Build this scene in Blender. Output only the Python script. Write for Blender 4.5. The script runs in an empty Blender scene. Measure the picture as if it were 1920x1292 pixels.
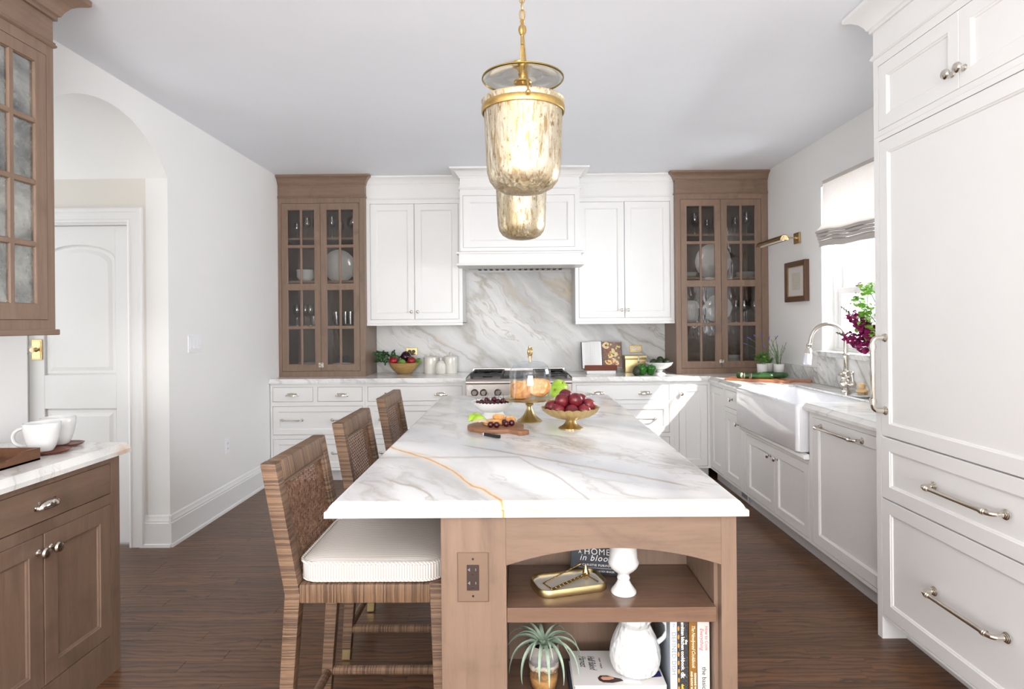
import bpy, bmesh, math, random
from mathutils import Vector, Matrix, Euler
R = random.Random(7)
PI = math.pi
SC = bpy.context.scene
COL = SC.collection

# ------------------------------------------------------------------ camera
cam_d = bpy.data.cameras.new('camera')
cam = bpy.data.objects.new('camera', cam_d)
COL.objects.link(cam)
SC.camera = cam
EYE, FPX, YAW, ROLL = 1.394, 1150.0, 11 / 1150.0, 0.0085
cam.location = (0, 0, EYE)
cam.rotation_euler = (Matrix.Rotation(YAW, 3, 'Z') @ Matrix.Rotation(PI / 2, 3, 'X') @ Matrix.Rotation(-ROLL, 3, 'Z')).to_euler()
cam_d.sensor_width = 36.0
cam_d.lens = 36.0 * FPX / 1920
cam_d.shift_y = -40 / 1920.0
cam_d.clip_start = 0.05

# ------------------------------------------------------------------ light and exposure
SC.view_settings.view_transform = 'Standard'
SC.view_settings.look = 'None'
SC.view_settings.gamma = 1.0
SC.view_settings.use_curve_mapping = False
SC.view_settings.exposure = -0.09
world = bpy.data.worlds.new('daylight')
SC.world = world
world.use_nodes = True
bg = world.node_tree.nodes['Background']
bg.inputs[0].default_value = (0.86, 0.93, 1.0, 1)
bg.inputs[1].default_value = 2.2

def area(name, loc, rot, sx, sy, power, color=(1, 1, 1)):
    l = bpy.data.lights.new(name, 'AREA')
    l.shape = 'RECTANGLE'
    l.size, l.size_y, l.energy, l.color = sx, sy, power, color
    o = bpy.data.objects.new(name, l)
    o.location, o.rotation_euler = loc, rot
    COL.objects.link(o)
    return o
# added fill lamp far behind the camera, standing in for unseen rear windows
area('rear_fill_light', (0.0, -5.9, 1.5), (PI / 2 + 0.1, 0, 0), 3.9, 2.3, 80, (1.0, 0.985, 0.965))
# added unseen lamp behind the camera, aimed up to brighten the ceiling
area('bounce_light', (0.0, -3.0, 1.3), (PI - 0.42, 0, 0), 3.2, 2.2, 400, (1.0, 0.99, 0.98))
# lamp added for light from the left rear, for an unseen side window
area('left_fill_light', (-2.12, -0.9, 1.55), (0, -PI / 2, 0), 1.5, 2.2, 18, (0.96, 0.98, 1.0))
# lamp added at the unseen end of the passage to brighten its door
area('passage_fill_light', (-3.72, 3.3, 1.1), (0, -PI / 2 - 0.25, 0), 1.3, 0.95, 3.6, (1.0, 0.95, 0.88))
# sky light falling through the window over the sink
area('sink_window_light', (3.6, 4.1, 2.0), (0, PI / 2, 0), 2.4, 2.6, 520, (0.90, 0.95, 1.0))
sun_d = bpy.data.lights.new('sun', 'SUN')
sun_d.energy, sun_d.angle, sun_d.color = 11.0, 0.02, (1.0, 0.97, 0.92)
sun = bpy.data.objects.new('sun', sun_d)
sun.rotation_euler = Vector((-1.0, 1.05, -1.17)).to_track_quat('-Z', 'Y').to_euler()
COL.objects.link(sun)

# ------------------------------------------------------------------ mesh building
class MB:
    def __init__(s):
        s.v, s.f = [], []
    def add(s, vs, fs, M=None):
        o = len(s.v)
        if M is not None:
            vs = [M @ Vector(v) for v in vs]
        s.v.extend([tuple(v) for v in vs])
        s.f.extend([tuple(i + o for i in f) for f in fs])
        return s
    def box(s, x0, x1, y0, y1, z0, z1, M=None):
        vs = [(x, y, z) for x in (x0, x1) for y in (y0, y1) for z in (z0, z1)]
        return s.add(vs, [(0, 1, 3, 2), (4, 6, 7, 5), (0, 4, 5, 1), (2, 3, 7, 6), (0, 2, 6, 4), (1, 5, 7, 3)], M)
    def loft(s, loops, cap0=True, cap1=True, closed=False, M=None):
        n = len(loops[0])
        vs = [p for l in loops for p in l]
        fs = []
        k = len(loops)
        for a in range(k if closed else k - 1):
            b = (a + 1) % k
            for i in range(n):
                j = (i + 1) % n
                fs.append((a * n + i, a * n + j, b * n + j, b * n + i))
        if not closed:
            if cap0: fs.append(tuple(range(n))[::-1])
            if cap1: fs.append(tuple((k - 1) * n + i for i in range(n)))
        return s.add(vs, fs, M)
    def lathe(s, prof, n=24, M=None, mod=None, cap=True):
        loops, tips = [], {}
        vs, fs, idx = [], [], []
        for k, (r, z) in enumerate(prof):
            if r < 1e-6:
                idx.append([len(vs)])
                vs.append((0, 0, z))
            else:
                row = []
                for i in range(n):
                    t = 2 * PI * i / n
                    rr, zz = (r, z) if mod is None else mod(k, t, r, z)
                    row.append(len(vs))
                    vs.append((rr * math.cos(t), rr * math.sin(t), zz))
                idx.append(row)
        for a, b in zip(idx[:-1], idx[1:]):
            if len(a) == 1 and len(b) == 1: continue
            for i in range(n):
                j = (i + 1) % n
                if len(a) == 1: fs.append((a[0], b[j], b[i]))
                elif len(b) == 1: fs.append((a[i], a[j], b[0]))
                else: fs.append((a[i], a[j], b[j], b[i]))
        if cap:
            if len(idx[0]) > 1: fs.append(tuple(idx[0][::-1]))
            if len(idx[-1]) > 1: fs.append(tuple(idx[-1]))
        return s.add(vs, fs, M)
    def tube(s, pts, r, n=8, closed=False, M=None, flat=None):
        pts = [Vector(p) for p in pts]
        k = len(pts)
        rs = r if isinstance(r, (list, tuple)) else [r] * k
        loops = []
        nrm = None
        for i, p in enumerate(pts):
            a = pts[(i - 1) % k] if (closed or i > 0) else p
            b = pts[(i + 1) % k] if (closed or i < k - 1) else p
            t = (b - a).normalized()
            if nrm is None:
                h = Vector((0, 0, 1)) if abs(t.z) < 0.9 else Vector((1, 0, 0))
                nrm = (h - t * h.dot(t)).normalized()
            else:
                nrm = (nrm - t * nrm.dot(t))
                nrm = nrm.normalized() if nrm.length > 1e-6 else t.orthogonal().normalized()
            bi = t.cross(nrm)
            loops.append([tuple(p + (nrm * math.cos(2 * PI * j / n) + bi * math.sin(2 * PI * j / n) * (flat or 1)) * rs[i]) for j in range(n)])
        return s.loft(loops, closed=closed, M=M)
    def prism(s, poly, axis, a, b, M=None):
        def P(u, v, w):
            return {'x': (w, u, v), 'y': (u, w, v), 'z': (u, v, w)}[axis]
        return s.loft([[P(u, v, a) for u, v in poly], [P(u, v, b) for u, v in poly]], M=M)
    def beam(s, p0, p1, sx0, sy0, sx1=None, sy1=None, M=None):
        """box-section bar between two points, section along x and y"""
        sx1 = sx0 if sx1 is None else sx1
        sy1 = sy0 if sy1 is None else sy1
        L = []
        for (x, y, z), a, b in ((p0, sx0, sy0), (p1, sx1, sy1)):
            L.append([(x - a / 2, y - b / 2, z), (x + a / 2, y - b / 2, z), (x + a / 2, y + b / 2, z), (x - a / 2, y + b / 2, z)])
        return s.loft(L, M=M)
    def sphere(s, c, r, n=14, m=9, sc=(1, 1, 1), M=None):
        prof = [(r * math.sin(PI * k / m), -r * math.cos(PI * k / m)) for k in range(m + 1)]
        T = Matrix.Translation(c) @ Matrix.Diagonal((*sc, 1))
        return s.lathe(prof, n, (M @ T) if M is not None else T)
    def build(s, name, mat, parent=None, bevel=0, seg=1, ang=35, flat=False, loc=None):
        me = bpy.data.meshes.new(name)
        me.from_pydata(s.v, [], s.f)
        bm = bmesh.new()
        bm.from_mesh(me)
        if bevel:
            bmesh.ops.recalc_face_normals(bm, faces=bm.faces)
            es = [e for e in bm.edges if len(e.link_faces) == 2 and e.calc_face_angle(0) > math.radians(30)]
            bmesh.ops.bevel(bm, geom=es, offset=bevel, segments=seg, affect='EDGES', profile=0.6, clamp_overlap=True)
        bmesh.ops.recalc_face_normals(bm, faces=bm.faces)
        bm.to_mesh(me)
        bm.free()
        if not flat:
            me.shade_smooth()
            me.set_sharp_from_angle(angle=math.radians(ang))
        if mat is not None:
            me.materials.append(mat)
        o = bpy.data.objects.new(name, me)
        COL.objects.link(o)
        if parent is not None: o.parent = parent
        if loc is not None: o.location = loc
        return o

def T(x, y, z): return Matrix.Translation((x, y, z))
def RX(a): return Matrix.Rotation(a, 4, 'X')
def RY(a): return Matrix.Rotation(a, 4, 'Y')
def RZ(a): return Matrix.Rotation(a, 4, 'Z')
def SCL(x, y, z): return Matrix.Diagonal((x, y, z, 1))

def tag(o, label, cat, group=None):
    o['label'], o['category'] = label, cat
    if group: o['group'] = group
    return o
def thing(name, label, cat, loc=(0, 0, 0), rz=0, group=None):
    o = bpy.data.objects.new(name, None)
    o.empty_display_size = 0.05
    o.location, o.rotation_euler = loc, (0, 0, rz)
    COL.objects.link(o)
    return tag(o, label, cat, group)
def struct(o):
    o['kind'] = 'structure'
    return o
def dup(root, loc, rz=None, label=None, group=None, scale=None, rot=None):
    r = root.copy()
    COL.objects.link(r)
    r.location = loc
    if rz is not None: r.rotation_euler = (0, 0, rz)
    if rot is not None: r.rotation_euler = rot
    if scale: r.scale = (scale,) * 3 if not isinstance(scale, tuple) else scale
    if label: r['label'] = label
    if group: r['group'] = group
    def rec(a, b):
        for ch in list(a.children):
            c = ch.copy()
            COL.objects.link(c)
            c.parent = b
            rec(ch, c)
    rec(root, r)
    return r
def text(parent, name, body, size, M, mat, shear=0, bold=0, sp=1.0, align='CENTER', xs=1.0):
    cu = bpy.data.curves.new(name, 'FONT')
    cu.body, cu.size, cu.shear, cu.offset, cu.space_character = body, size, shear, bold, sp
    cu.align_x, cu.align_y = align, 'CENTER'
    cu.extrude = 0.0002
    cu.resolution_u = 3
    t = bpy.data.objects.new(name, cu)
    COL.objects.link(t)
    me = bpy.data.meshes.new_from_object(t)
    bpy.data.objects.remove(t)
    me.transform(M @ SCL(xs, 1, 1))
    me.materials.clear()
    me.materials.append(mat)
    o = bpy.data.objects.new(name, me)
    COL.objects.link(o)
    o.parent = parent
    return o

# ------------------------------------------------------------------ materials
def lin(c):
    return tuple(((x / 255) / 12.92 if x / 255 <= 0.04045 else ((x / 255 + 0.055) / 1.055) ** 2.4) for x in c)
def rgba(c): return (*lin(c), 1)
class NT:
    def __init__(s, name):
        s.m = bpy.data.materials.new(name)
        s.m.use_nodes = True
        s.t = s.m.node_tree
        s.t.nodes.clear()
        s.out = s.t.nodes.new('ShaderNodeOutputMaterial')
        s.b = s.n('BsdfPrincipled')
        s.l(s.b.outputs[0], s.out.inputs[0])
    def n(s, typ, **kw):
        nd = s.t.nodes.new('ShaderNode' + typ)
        for k, v in kw.items():
            setattr(nd, k, v)
        return nd
    def l(s, a, b): s.t.links.new(a, b)
    def set(s, inp, v):
        if hasattr(v, 'is_output') or isinstance(v, bpy.types.NodeSocket): s.l(v, inp)
        else: inp.default_value = v
    def P(s, **kw):
        for k, v in kw.items():
            s.set(s.b.inputs[k.replace('_', ' ')], v)
        return s
    def coord(s, kind='Object', scale=(1, 1, 1), rot=(0, 0, 0), rnd=0.0):
        tc = s.n('TexCoord')
        o = tc.outputs[kind]
        if rnd:
            oi = s.n('ObjectInfo')
            mu = s.n('VectorMath', operation='SCALE')
            cb = s.n('CombineXYZ')
            for i in range(3): s.l(oi.outputs['Random'], cb.inputs[i])
            s.l(cb.outputs[0], mu.inputs[0])
            mu.inputs['Scale'].default_value = rnd
            ad = s.n('VectorMath', operation='ADD')
            s.l(o, ad.inputs[0]); s.l(mu.outputs[0], ad.inputs[1])
            o = ad.outputs[0]
        mp = s.n('Mapping')
        mp.inputs['Scale'].default_value = scale
        mp.inputs['Rotation'].default_value = rot
        s.l(o, mp.inputs[0])
        return mp.outputs[0]
    def noise(s, vec, scale, detail=4, rough=0.55, dist=0.0, out='Fac'):
        nd = s.n('TexNoise')
        s.l(vec, nd.inputs['Vector'])
        nd.inputs['Scale'].default_value = scale
        nd.inputs['Detail'].default_value = detail
        nd.inputs['Roughness'].default_value = rough
        nd.inputs['Distortion'].default_value = dist
        return nd.outputs[0 if out == 'Fac' else 1]
    def ramp(s, fac, stops, interp='LINEAR'):
        nd = s.n('ValToRGB')
        cr = nd.color_ramp
        cr.interpolation = interp
        while len(cr.elements) < len(stops): cr.elements.new(0.5)
        for e, (p, c) in zip(cr.elements, stops):
            e.position = p
            e.color = c if isinstance(c, tuple) and len(c) == 4 else (c, c, c, 1)
        s.l(fac, nd.inputs[0])
        return nd.outputs[0]
    def math(s, op, a, b=0.0, c=0.0, clamp=False):
        nd = s.n('Math', operation=op, use_clamp=clamp)
        for i, v in enumerate((a, b, c)): s.set(nd.inputs[i], v)
        return nd.outputs[0]
    def mix(s, fac, a, b, blend='MIX'):
        nd = s.n('Mix', data_type='RGBA', blend_type=blend)
        s.set(nd.inputs[0], fac); s.set(nd.inputs[6], a); s.set(nd.inputs[7], b)
        return nd.outputs[2]
    def mapr(s, v, a, b, c=0.0, d=1.0, smooth=False):
        nd = s.n('MapRange', interpolation_type='SMOOTHSTEP' if smooth else 'LINEAR')
        for i, q in enumerate((v, a, b, c, d)): s.set(nd.inputs[i], q)
        return nd.outputs[0]
    def sep(s, vec):
        nd = s.n('SeparateXYZ'); s.l(vec, nd.inputs[0]); return nd.outputs
    def bump(s, h, strength=0.2, dist=0.002):
        nd = s.n('Bump')
        nd.inputs['Strength'].default_value = strength
        nd.inputs['Distance'].default_value = dist
        s.l(h, nd.inputs['Height'])
        s.l(nd.outputs[0], s.b.inputs['Normal'])
        return s

def plain(name, c, rough=0.5, metal=0.0, **kw):
    m = NT(name)
    m.P(Base_Color=rgba(c), Roughness=rough, Metallic=metal, **kw)
    return m.m
def paint(name, c, rough=0.45, bump=0.03, sc=120):
    m = NT(name)
    v = m.coord()
    n = m.noise(v, 1.3, 3)
    d = tuple(x * 0.965 for x in c)
    m.P(Base_Color=m.mix(n, rgba(c), rgba(d)), Roughness=rough)
    m.bump(m.noise(v, sc, 2), bump, 0.001)
    return m.m
def ceramic(name, c, rough=0.12):
    m = NT(name)
    v = m.coord()
    n = m.noise(v, 9, 3)
    m.P(Base_Color=m.mix(n, rgba(c), rgba(tuple(x * .96 for x in c))), Roughness=rough, Coat_Weight=0.3, Coat_Roughness=0.05)
    return m.m
def metal(name, c, rough=0.2, var=0.1, sc=30):
    m = NT(name)
    v = m.coord(rnd=3)
    n = m.noise(v, sc, 4)
    c2 = tuple(x * (1 - 2 * var) for x in c)
    m.P(Base_Color=m.mix(n, rgba(c), rgba(c2)), Metallic=1.0, Roughness=rough)
    return m.m
def wood(name, c1, c2, dark, axis='z', rough=0.4, sc=1.0, blotch=0.5, rnd=5.0, coat=0.0):
    """stained, even-grained cabinet timber; axis = the way the grain runs"""
    m = NT(name)
    st = {'x': (1.2, 14, 14), 'y': (14, 1.2, 14), 'z': (14, 14, 1.2)}[axis]
    v = m.coord(rnd=rnd)
    vs = m.coord(scale=tuple(a * sc for a in st), rnd=rnd)
    g = m.noise(vs, 2.2, 6, 0.6, 0.6)
    fine = m.noise(vs, 11, 4, 0.6)
    bl = m.noise(v, 3.2 * sc, 4, 0.6, 0.8)
    col = m.mix(m.mapr(g, 0.3, 0.7), rgba(c1), rgba(c2))
    col = m.mix(m.math('MULTIPLY', m.mapr(bl, 0.52, 0.78, smooth=True), blotch), col, rgba(dark))
    col = m.mix(m.math('MULTIPLY', m.mapr(fine, 0.55, 0.8), 0.35), col, rgba(dark))
    oi = m.n('ObjectInfo')
    hv = m.n('HueSaturation')
    m.l(col, hv.inputs['Color'])
    m.l(m.mapr(oi.outputs['Random'], 0, 1, 0.93, 1.06), hv.inputs['Value'])
    m.P(Base_Color=hv.outputs[0], Roughness=m.mapr(fine, 0.3, 0.8, rough * .85, rough * 1.2), Coat_Weight=coat, Coat_Roughness=0.25)
    m.bump(fine, 0.08, 0.001)
    return m.m
def thinglass(name, tint=(255, 255, 255), rough=0.0, wav=0.0, wsc=25, lo=0.06, hi=0.9, gloss=(255, 255, 255)):
    """clear thin-walled glass: see-through face on, mirror-like towards the edge"""
    m = NT(name)
    m.t.nodes.remove(m.b)
    tr = m.n('BsdfTransparent'); gl = m.n('BsdfGlossy')
    tr.inputs[0].default_value = rgba(tint)
    gl.inputs[0].default_value = rgba(gloss)
    gl.inputs['Roughness'].default_value = rough
    lw = m.n('LayerWeight'); lw.inputs[0].default_value = 0.35
    mx = m.n('MixShader')
    f = m.mapr(m.math('POWER', lw.outputs['Facing'], 2.2), 0, 1, lo, hi)
    m.l(f, mx.inputs[0]); m.l(tr.outputs[0], mx.inputs[1]); m.l(gl.outputs[0], mx.inputs[2])
    if wav:
        bp = m.n('Bump'); bp.inputs['Strength'].default_value = wav; bp.inputs['Distance'].default_value = 0.01
        m.l(m.noise(m.coord(scale=(1, 1, 0.45), rnd=4), wsc, 2), bp.inputs['Height'])
        m.l(bp.outputs[0], gl.inputs['Normal'])
    m.l(mx.outputs[0], m.out.inputs[0])
    return m.m
def marble(name, rot=(0, 0, 0), base=(243, 242, 239), grey=(196, 197, 197), vein=(150, 143, 130), gold=(205, 175, 120), s=1.0,
           cloud=0.75, veins=0.75, golds=0.25, stretch=(1, 3.2, 1), off=(0, 0, 0), special=None, rough=0.12, warp=0.32):
    m = NT(name)
    tc = m.n('TexCoord')
    raw = tc.outputs['Object']
    mp = m.n('Mapping'); mp.inputs['Rotation'].default_value = rot; mp.inputs['Location'].default_value = off
    m.l(raw, mp.inputs[0])
    p = mp.outputs[0]
    wn = m.noise(p, 1.6 * s, 4, 0.55, 0.0, 'Color')
    sub = m.n('VectorMath', operation='SUBTRACT'); m.l(wn, sub.inputs[0]); sub.inputs[1].default_value = (.5, .5, .5)
    scl = m.n('VectorMath', operation='SCALE'); m.l(sub.outputs[0], scl.inputs[0]); scl.inputs['Scale'].default_value = warp / s
    add = m.n('VectorMath', operation='ADD'); m.l(p, add.inputs[0]); m.l(scl.outputs[0], add.inputs[1])
    st = m.n('Mapping'); st.inputs['Scale'].default_value = tuple(a * s for a in stretch); m.l(add.outputs[0], st.inputs[0])
    q = st.outputs[0]
    cl = m.noise(q, 1.15, 5, 0.55)
    cl2 = m.noise(q, 2.6, 6, 0.6)
    def ridge(v, c, w):
        return m.math('SUBTRACT', 1.0, m.mapr(m.math('ABSOLUTE', m.math('SUBTRACT', v, c)), 0.0, w), clamp=True)
    n1 = m.noise(q, 1.05, 7, 0.52)
    n2 = m.noise(q, 2.1, 7, 0.55)
    msk = m.mapr(m.noise(p, 2.3 * s, 3), 0.38, 0.62, smooth=True)
    v1 = m.math('POWER', ridge(n1, 0.5, 0.035), 1.5)
    v2 = m.math('MULTIPLY', m.math('POWER', ridge(n2, 0.47, 0.022), 1.4), msk)
    band = m.math('MULTIPLY', m.mapr(cl, 0.47, 0.62, smooth=True), m.mapr(cl2, 0.25, 0.75))
    col = m.mix(m.math('MULTIPLY', band, cloud), rgba(base), rgba(grey))
    soft = m.math('MULTIPLY', ridge(n1, 0.5, 0.16), 0.38 * cloud)
    col = m.mix(soft, col, rgba(tuple(x * .96 for x in grey)))
    col = m.mix(m.math('MULTIPLY', v1, veins * 0.8), col, rgba(vein))
    col = m.mix(m.math('MULTIPLY', v2, veins), col, rgba(tuple(x * 1.06 for x in vein)))
    gm = m.math('MULTIPLY', m.math('MULTIPLY', ridge(n1, 0.53, 0.05), m.mapr(m.noise(p, 1.4 * s, 2), 0.52, 0.66, smooth=True)), golds)
    col = m.mix(gm, col, rgba(gold))
    if special:
        # single named veins: position across the slab as a function of X, wandering a little
        xyz = m.sep(raw)
        jit = m.math('MULTIPLY', m.math('SUBTRACT', m.noise(raw, 14, 3), 0.5), 0.035)
        for (axis, pts, w, colr, amt, lo, hi) in special:
            a, b = (xyz[0], xyz[1]) if axis == 'x' else (xyz[1], xyz[0])
            x0, x1 = pts[0][0], pts[-1][0]
            ys = [y for _, y in pts]
            y0, y1 = min(ys) - 0.01, max(ys) + 0.01
            fc = m.n('FloatCurve')
            cv = fc.mapping.curves[0]
            nrm = [((x - x0) / (x1 - x0), (y - y0) / (y1 - y0)) for x, y in pts]
            cv.points[0].location = nrm[0]; cv.points[1].location = nrm[-1]
            for q_ in nrm[1:-1]: cv.points.new(*q_)
            fc.mapping.update()
            m.l(m.mapr(a, x0, x1, 0, 1), fc.inputs['Value'])
            yy = m.mapr(fc.outputs[0], 0, 1, y0, y1)
            d = m.math('ABSOLUTE', m.math('SUBTRACT', m.math('ADD', b, jit), yy))
            k = m.math('SUBTRACT', 1.0, m.mapr(d, 0.0, w, smooth=True), clamp=True)
            g1 = m.mapr(a, lo, lo + .07, 0, 1, True); g2 = m.mapr(a, hi - .07, hi, 1, 0, True)
            k = m.math('MULTIPLY', k, m.math('MULTIPLY', g1, g2))
            col = m.mix(m.math('MULTIPLY', k, amt), col, rgba(colr))
    m.P(Base_Color=col, Roughness=rough)
    return m.m

M_wall = paint('wall_paint', (243, 242, 240), 0.6)
M_wallpass = paint('passage_paint', (230, 225, 216), 0.6)
M_ceil = paint('ceiling_paint', (246, 248, 253), 0.7)
M_trim = paint('trim_paint', (238, 237, 236), 0.35, 0.01)
M_cab = paint('cabinet_white_lacquer', (240, 239, 237), 0.33, 0.01)
M_cabin = paint('cabinet_side_white', (240, 239, 237), 0.4, 0.01)
M_toe = paint('toe_kick_grey', (205, 203, 203), 0.5, 0.01)
BR = ((138, 113, 95), (122, 99, 82), (90, 72, 59))
M_wz = wood('stained_maple_vertical', *BR, axis='z')
M_wx = wood('stained_maple_horizontal', *BR, axis='x')
M_wy = wood('stained_maple_lengthwise', *BR, axis='y')
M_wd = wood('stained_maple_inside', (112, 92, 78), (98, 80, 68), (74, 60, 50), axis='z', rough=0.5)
M_wshelf = wood('stained_maple_shelf', (128, 100, 82), (110, 84, 68), (84, 64, 52), axis='x', rough=0.22)
M_board = wood('acacia_board', (150, 104, 72), (122, 80, 54), (88, 54, 36), axis='x', rough=0.45, sc=2)
M_board2 = wood('cherry_board', (186, 124, 88), (168, 106, 72), (128, 78, 52), axis='x', rough=0.5, sc=2)
M_walnut = wood('walnut_tray', (112, 74, 46), (92, 58, 36), (64, 40, 26), axis='y', rough=0.5, sc=2)
M_redwood = wood('mahogany', (124, 60, 38), (102, 46, 28), (70, 32, 20), axis='x', rough=0.35, sc=2)
M_nickel = metal('polished_nickel', (226, 219, 208), 0.13, 0.05)
M_brass = metal('polished_brass', (214, 188, 136), 0.2, 0.06)
M_gold = metal('antique_gold_leaf', (232, 194, 122), 0.34, 0.12, 60)
M_satin = metal('satin_brass', (204, 182, 132), 0.36, 0.06)
def steel():
    m = NT('brushed_stainless')
    n = m.noise(m.coord(scale=(2, 40, 90)), 8, 3)
    m.P(Base_Color=m.mix(n, rgba((200, 192, 185)), rgba((186, 178, 171))), Metallic=1.0, Roughness=0.34)
    return m.m
M_steel = steel()
M_iron = plain('cast_iron', (34, 34, 38), 0.5)
M_black = plain('black_plastic', (22, 22, 24), 0.4)
M_dark = plain('dark_recess', (38, 34, 32), 0.8)
M_white = ceramic('white_glaze', (226, 226, 224))
M_cream = ceramic('cream_glaze', (232, 228, 218))
M_matte = paint('matte_white_ceramic', (228, 226, 222), 0.55, 0.05, 60)
M_sink = ceramic('fireclay', (243, 243, 246), 0.1)
M_glass = thinglass('clear_glass', lo=0.03)
M_stem = thinglass('stemware_glass', tint=(250, 250, 250), lo=0.10, hi=1.0, rough=.05)
M_pane = thinglass('old_wavy_pane', tint=(244, 243, 242), wav=0.25, wsc=14, lo=0.035)
M_winpane = thinglass('window_pane', lo=0.03)
M_crystal = thinglass('crystal', lo=0.2, hi=1.0)
M_paper = plain('paper', (236, 234, 228), 0.7)
M_plastic = plain('white_plastic', (240, 240, 242), 0.35)
M_ink = plain('ink_dark', (46, 48, 58), 0.6)

# ------------------------------------------------------------------ the room
XL, XR, YB, YR, H = -2.21, 2.30, 6.10, -6.0, 2.77
def floor_mat():
    m = NT('stained_oak_boards')
    v = m.coord(scale=(0.55, 9, 9), rnd=40)
    wv = m.n('TexWave', wave_type='BANDS', bands_direction='Y', wave_profile='SAW')
    sv = m.coord(scale=(0.8, 3.2, 1), rnd=40)
    m.l(sv, wv.inputs[0])
    wv.inputs['Scale'].default_value = 3.2; wv.inputs['Distortion'].default_value = 11
    wv.inputs['Detail'].default_value = 3; wv.inputs['Detail Scale'].default_value = 1.1; wv.inputs['Detail Roughness'].default_value = 0.55
    pores = m.noise(m.coord(scale=(3, 110, 1), rnd=40), 4, 3, 0.6)
    g = m.noise(v, 2.4, 5, 0.6, 0.5)
    col = m.mix(m.mapr(g, 0.3, 0.72), rgba((124, 86, 56)), rgba((90, 61, 39)))
    col = m.mix(m.math('MULTIPLY', m.mapr(wv.outputs[1], 0.5, 0.95), 0.8), col, rgba((50, 34, 26)))
    col = m.mix(m.math('MULTIPLY', m.mapr(pores, 0.56, 0.72), 0.5), col, rgba((56, 38, 30)))
    oi = m.n('ObjectInfo')
    hv = m.n('HueSaturation'); m.l(col, hv.inputs['Color'])
    m.l(m.mapr(oi.outputs['Random'], 0, 1, 0.8, 1.12), hv.inputs['Value'])
    m.P(Base_Color=hv.outputs[0], Roughness=m.mapr(pores, 0.3, 0.8, 0.30, 0.42))
    m.bump(pores, 0.06, 0.001)
    return m.m
M_floor = floor_mat()
floor = struct(MB().box(-3.9, 2.6, -6.1, 6.2, -0.06, -0.004).build('floor', M_floor))
PW = 0.0826
pl = {}
for L in (0.75, 1.05, 1.4):
    o = MB().box(0, L - .0008, 0, PW - .0008, -0.012, 0).build('plank', M_floor, floor, bevel=0.0007, flat=True)
    pl[L] = o
used = set()
y, row = 1.30, 0
while y < 6.05:
    x = (-3.1 if 2.6 < y < 3.9 else -2.42) - R.uniform(0, 0.5)
    while x < 2.3:
        L = R.choice((0.75, 1.05, 1.4, 1.4))
        if x + L > 2.42: L = 0.75
        if x + L > 2.52: break
        o = pl[L] if L not in used else pl[L].copy()
        if L in used: COL.objects.link(o)
        used.add(L)
        o.location = (x, y, 0)
        x += L
    y += PW; row += 1

struct(MB().box(-2.5, 2.6, YR - .1, 6.25, H, H + .1).build('ceiling', M_ceil))
struct(MB().box(-2.5, 2.6, YB, YB + .12, 0, H).build('wall_back', M_wall))
# left wall with the arched opening
AY, AR, AZ, SP = 3.30, 0.70, 1.91, 2.33
a0 = math.atan2(SP - AZ, 0.56)
arc = [(AY + AR * math.cos(a0 + (PI - 2 * a0) * k / 32), AZ + AR * math.sin(a0 + (PI - 2 * a0) * k / 32)) for k in range(33)]
poly = [(0.4, 0), (2.74, 0)] + arc[::-1] + [(3.86, 0), (YB, 0), (YB, H), (0.4, H)]
mb = MB().prism(poly, 'x', XL - .14, XL)
mb.box(XL - .14, XL, YR, -2.1, 0, H); mb.box(XL - .14, XL, -2.1, .4, 0, .75); mb.box(XL - .14, XL, -2.1, .4, 2.4, H)
struct(mb.build('wall_left', M_wall, ang=12))
# vaulted passage behind the arch
mb = MB()
for k in range(32):
    (ya, za), (yb, zb) = arc[k], arc[k + 1]
    mb.loft([[(-3.8, ya, za), (-3.8, yb, zb), (-3.8, yb, zb + .05), (-3.8, ya, za + .05)], [(XL - .14, ya, za), (XL - .14, yb, zb), (XL - .14, yb, zb + .05), (XL - .14, ya, za + .05)]])
struct(mb.build('ceiling_passage', M_wall, ang=20))
DX0, DX1, DZ = -3.149, -2.458, 2.053
mb = MB()
mb.box(-3.8, DX0, 3.86, 3.98, 0, 2.40); mb.box(DX1, XL - .14, 3.86, 3.98, 0, 2.40); mb.box(DX0, DX1, 3.86, 3.98, DZ, 2.40)
struct(mb.build('wall_passage_far', M_wallpass))
struct(MB().box(-3.8, XL - .14, 2.62, 2.74, 0, 2.40).build('wall_passage_near', M_wallpass))
# right wall with the window over the sink
WY0, WY1, WZ0, WZ1 = 3.20, 4.66, 1.155, 2.40
mb = MB()
mb.box(XR, XR + .2, YR, WY0, 0, H); mb.box(XR, XR + .2, WY1, YB + .12, 0, H)
mb.box(XR, XR + .2, WY0, WY1, 0, WZ0); mb.box(XR, XR + .2, WY0, WY1, WZ1, H)
struct(mb.build('wall_right', M_wall))
# rear wall behind the camera with a wide window opening
mb = MB()
mb.box(-2.5, -1.95, YR - .1, YR, 0, H); mb.box(1.95, 2.6, YR - .1, YR, 0, H)
mb.box(-1.95, 1.95, YR - .1, YR, 0, 0.4); mb.box(-1.95, 1.95, YR - .1, YR, 2.5, H)
struct(mb.build('wall_rear', M_wall))
# baseboards
BB = [(0, 0), (.026, 0), (.024, .018), (.017, .022), (.017, .15), (.013, .154), (.013, .164), (.009, .172), (.006, .192), (0, .2)]
struct(MB().prism([(XL + a, z) for a, z in BB], 'y', 3.842, 5.45).build('baseboard_left', M_trim, ang=25))
struct(MB().prism([(3.86 - a, z) for a, z in BB], 'x', -2.37, XL + .012).build('baseboard_passage', M_trim, ang=25))

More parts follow.
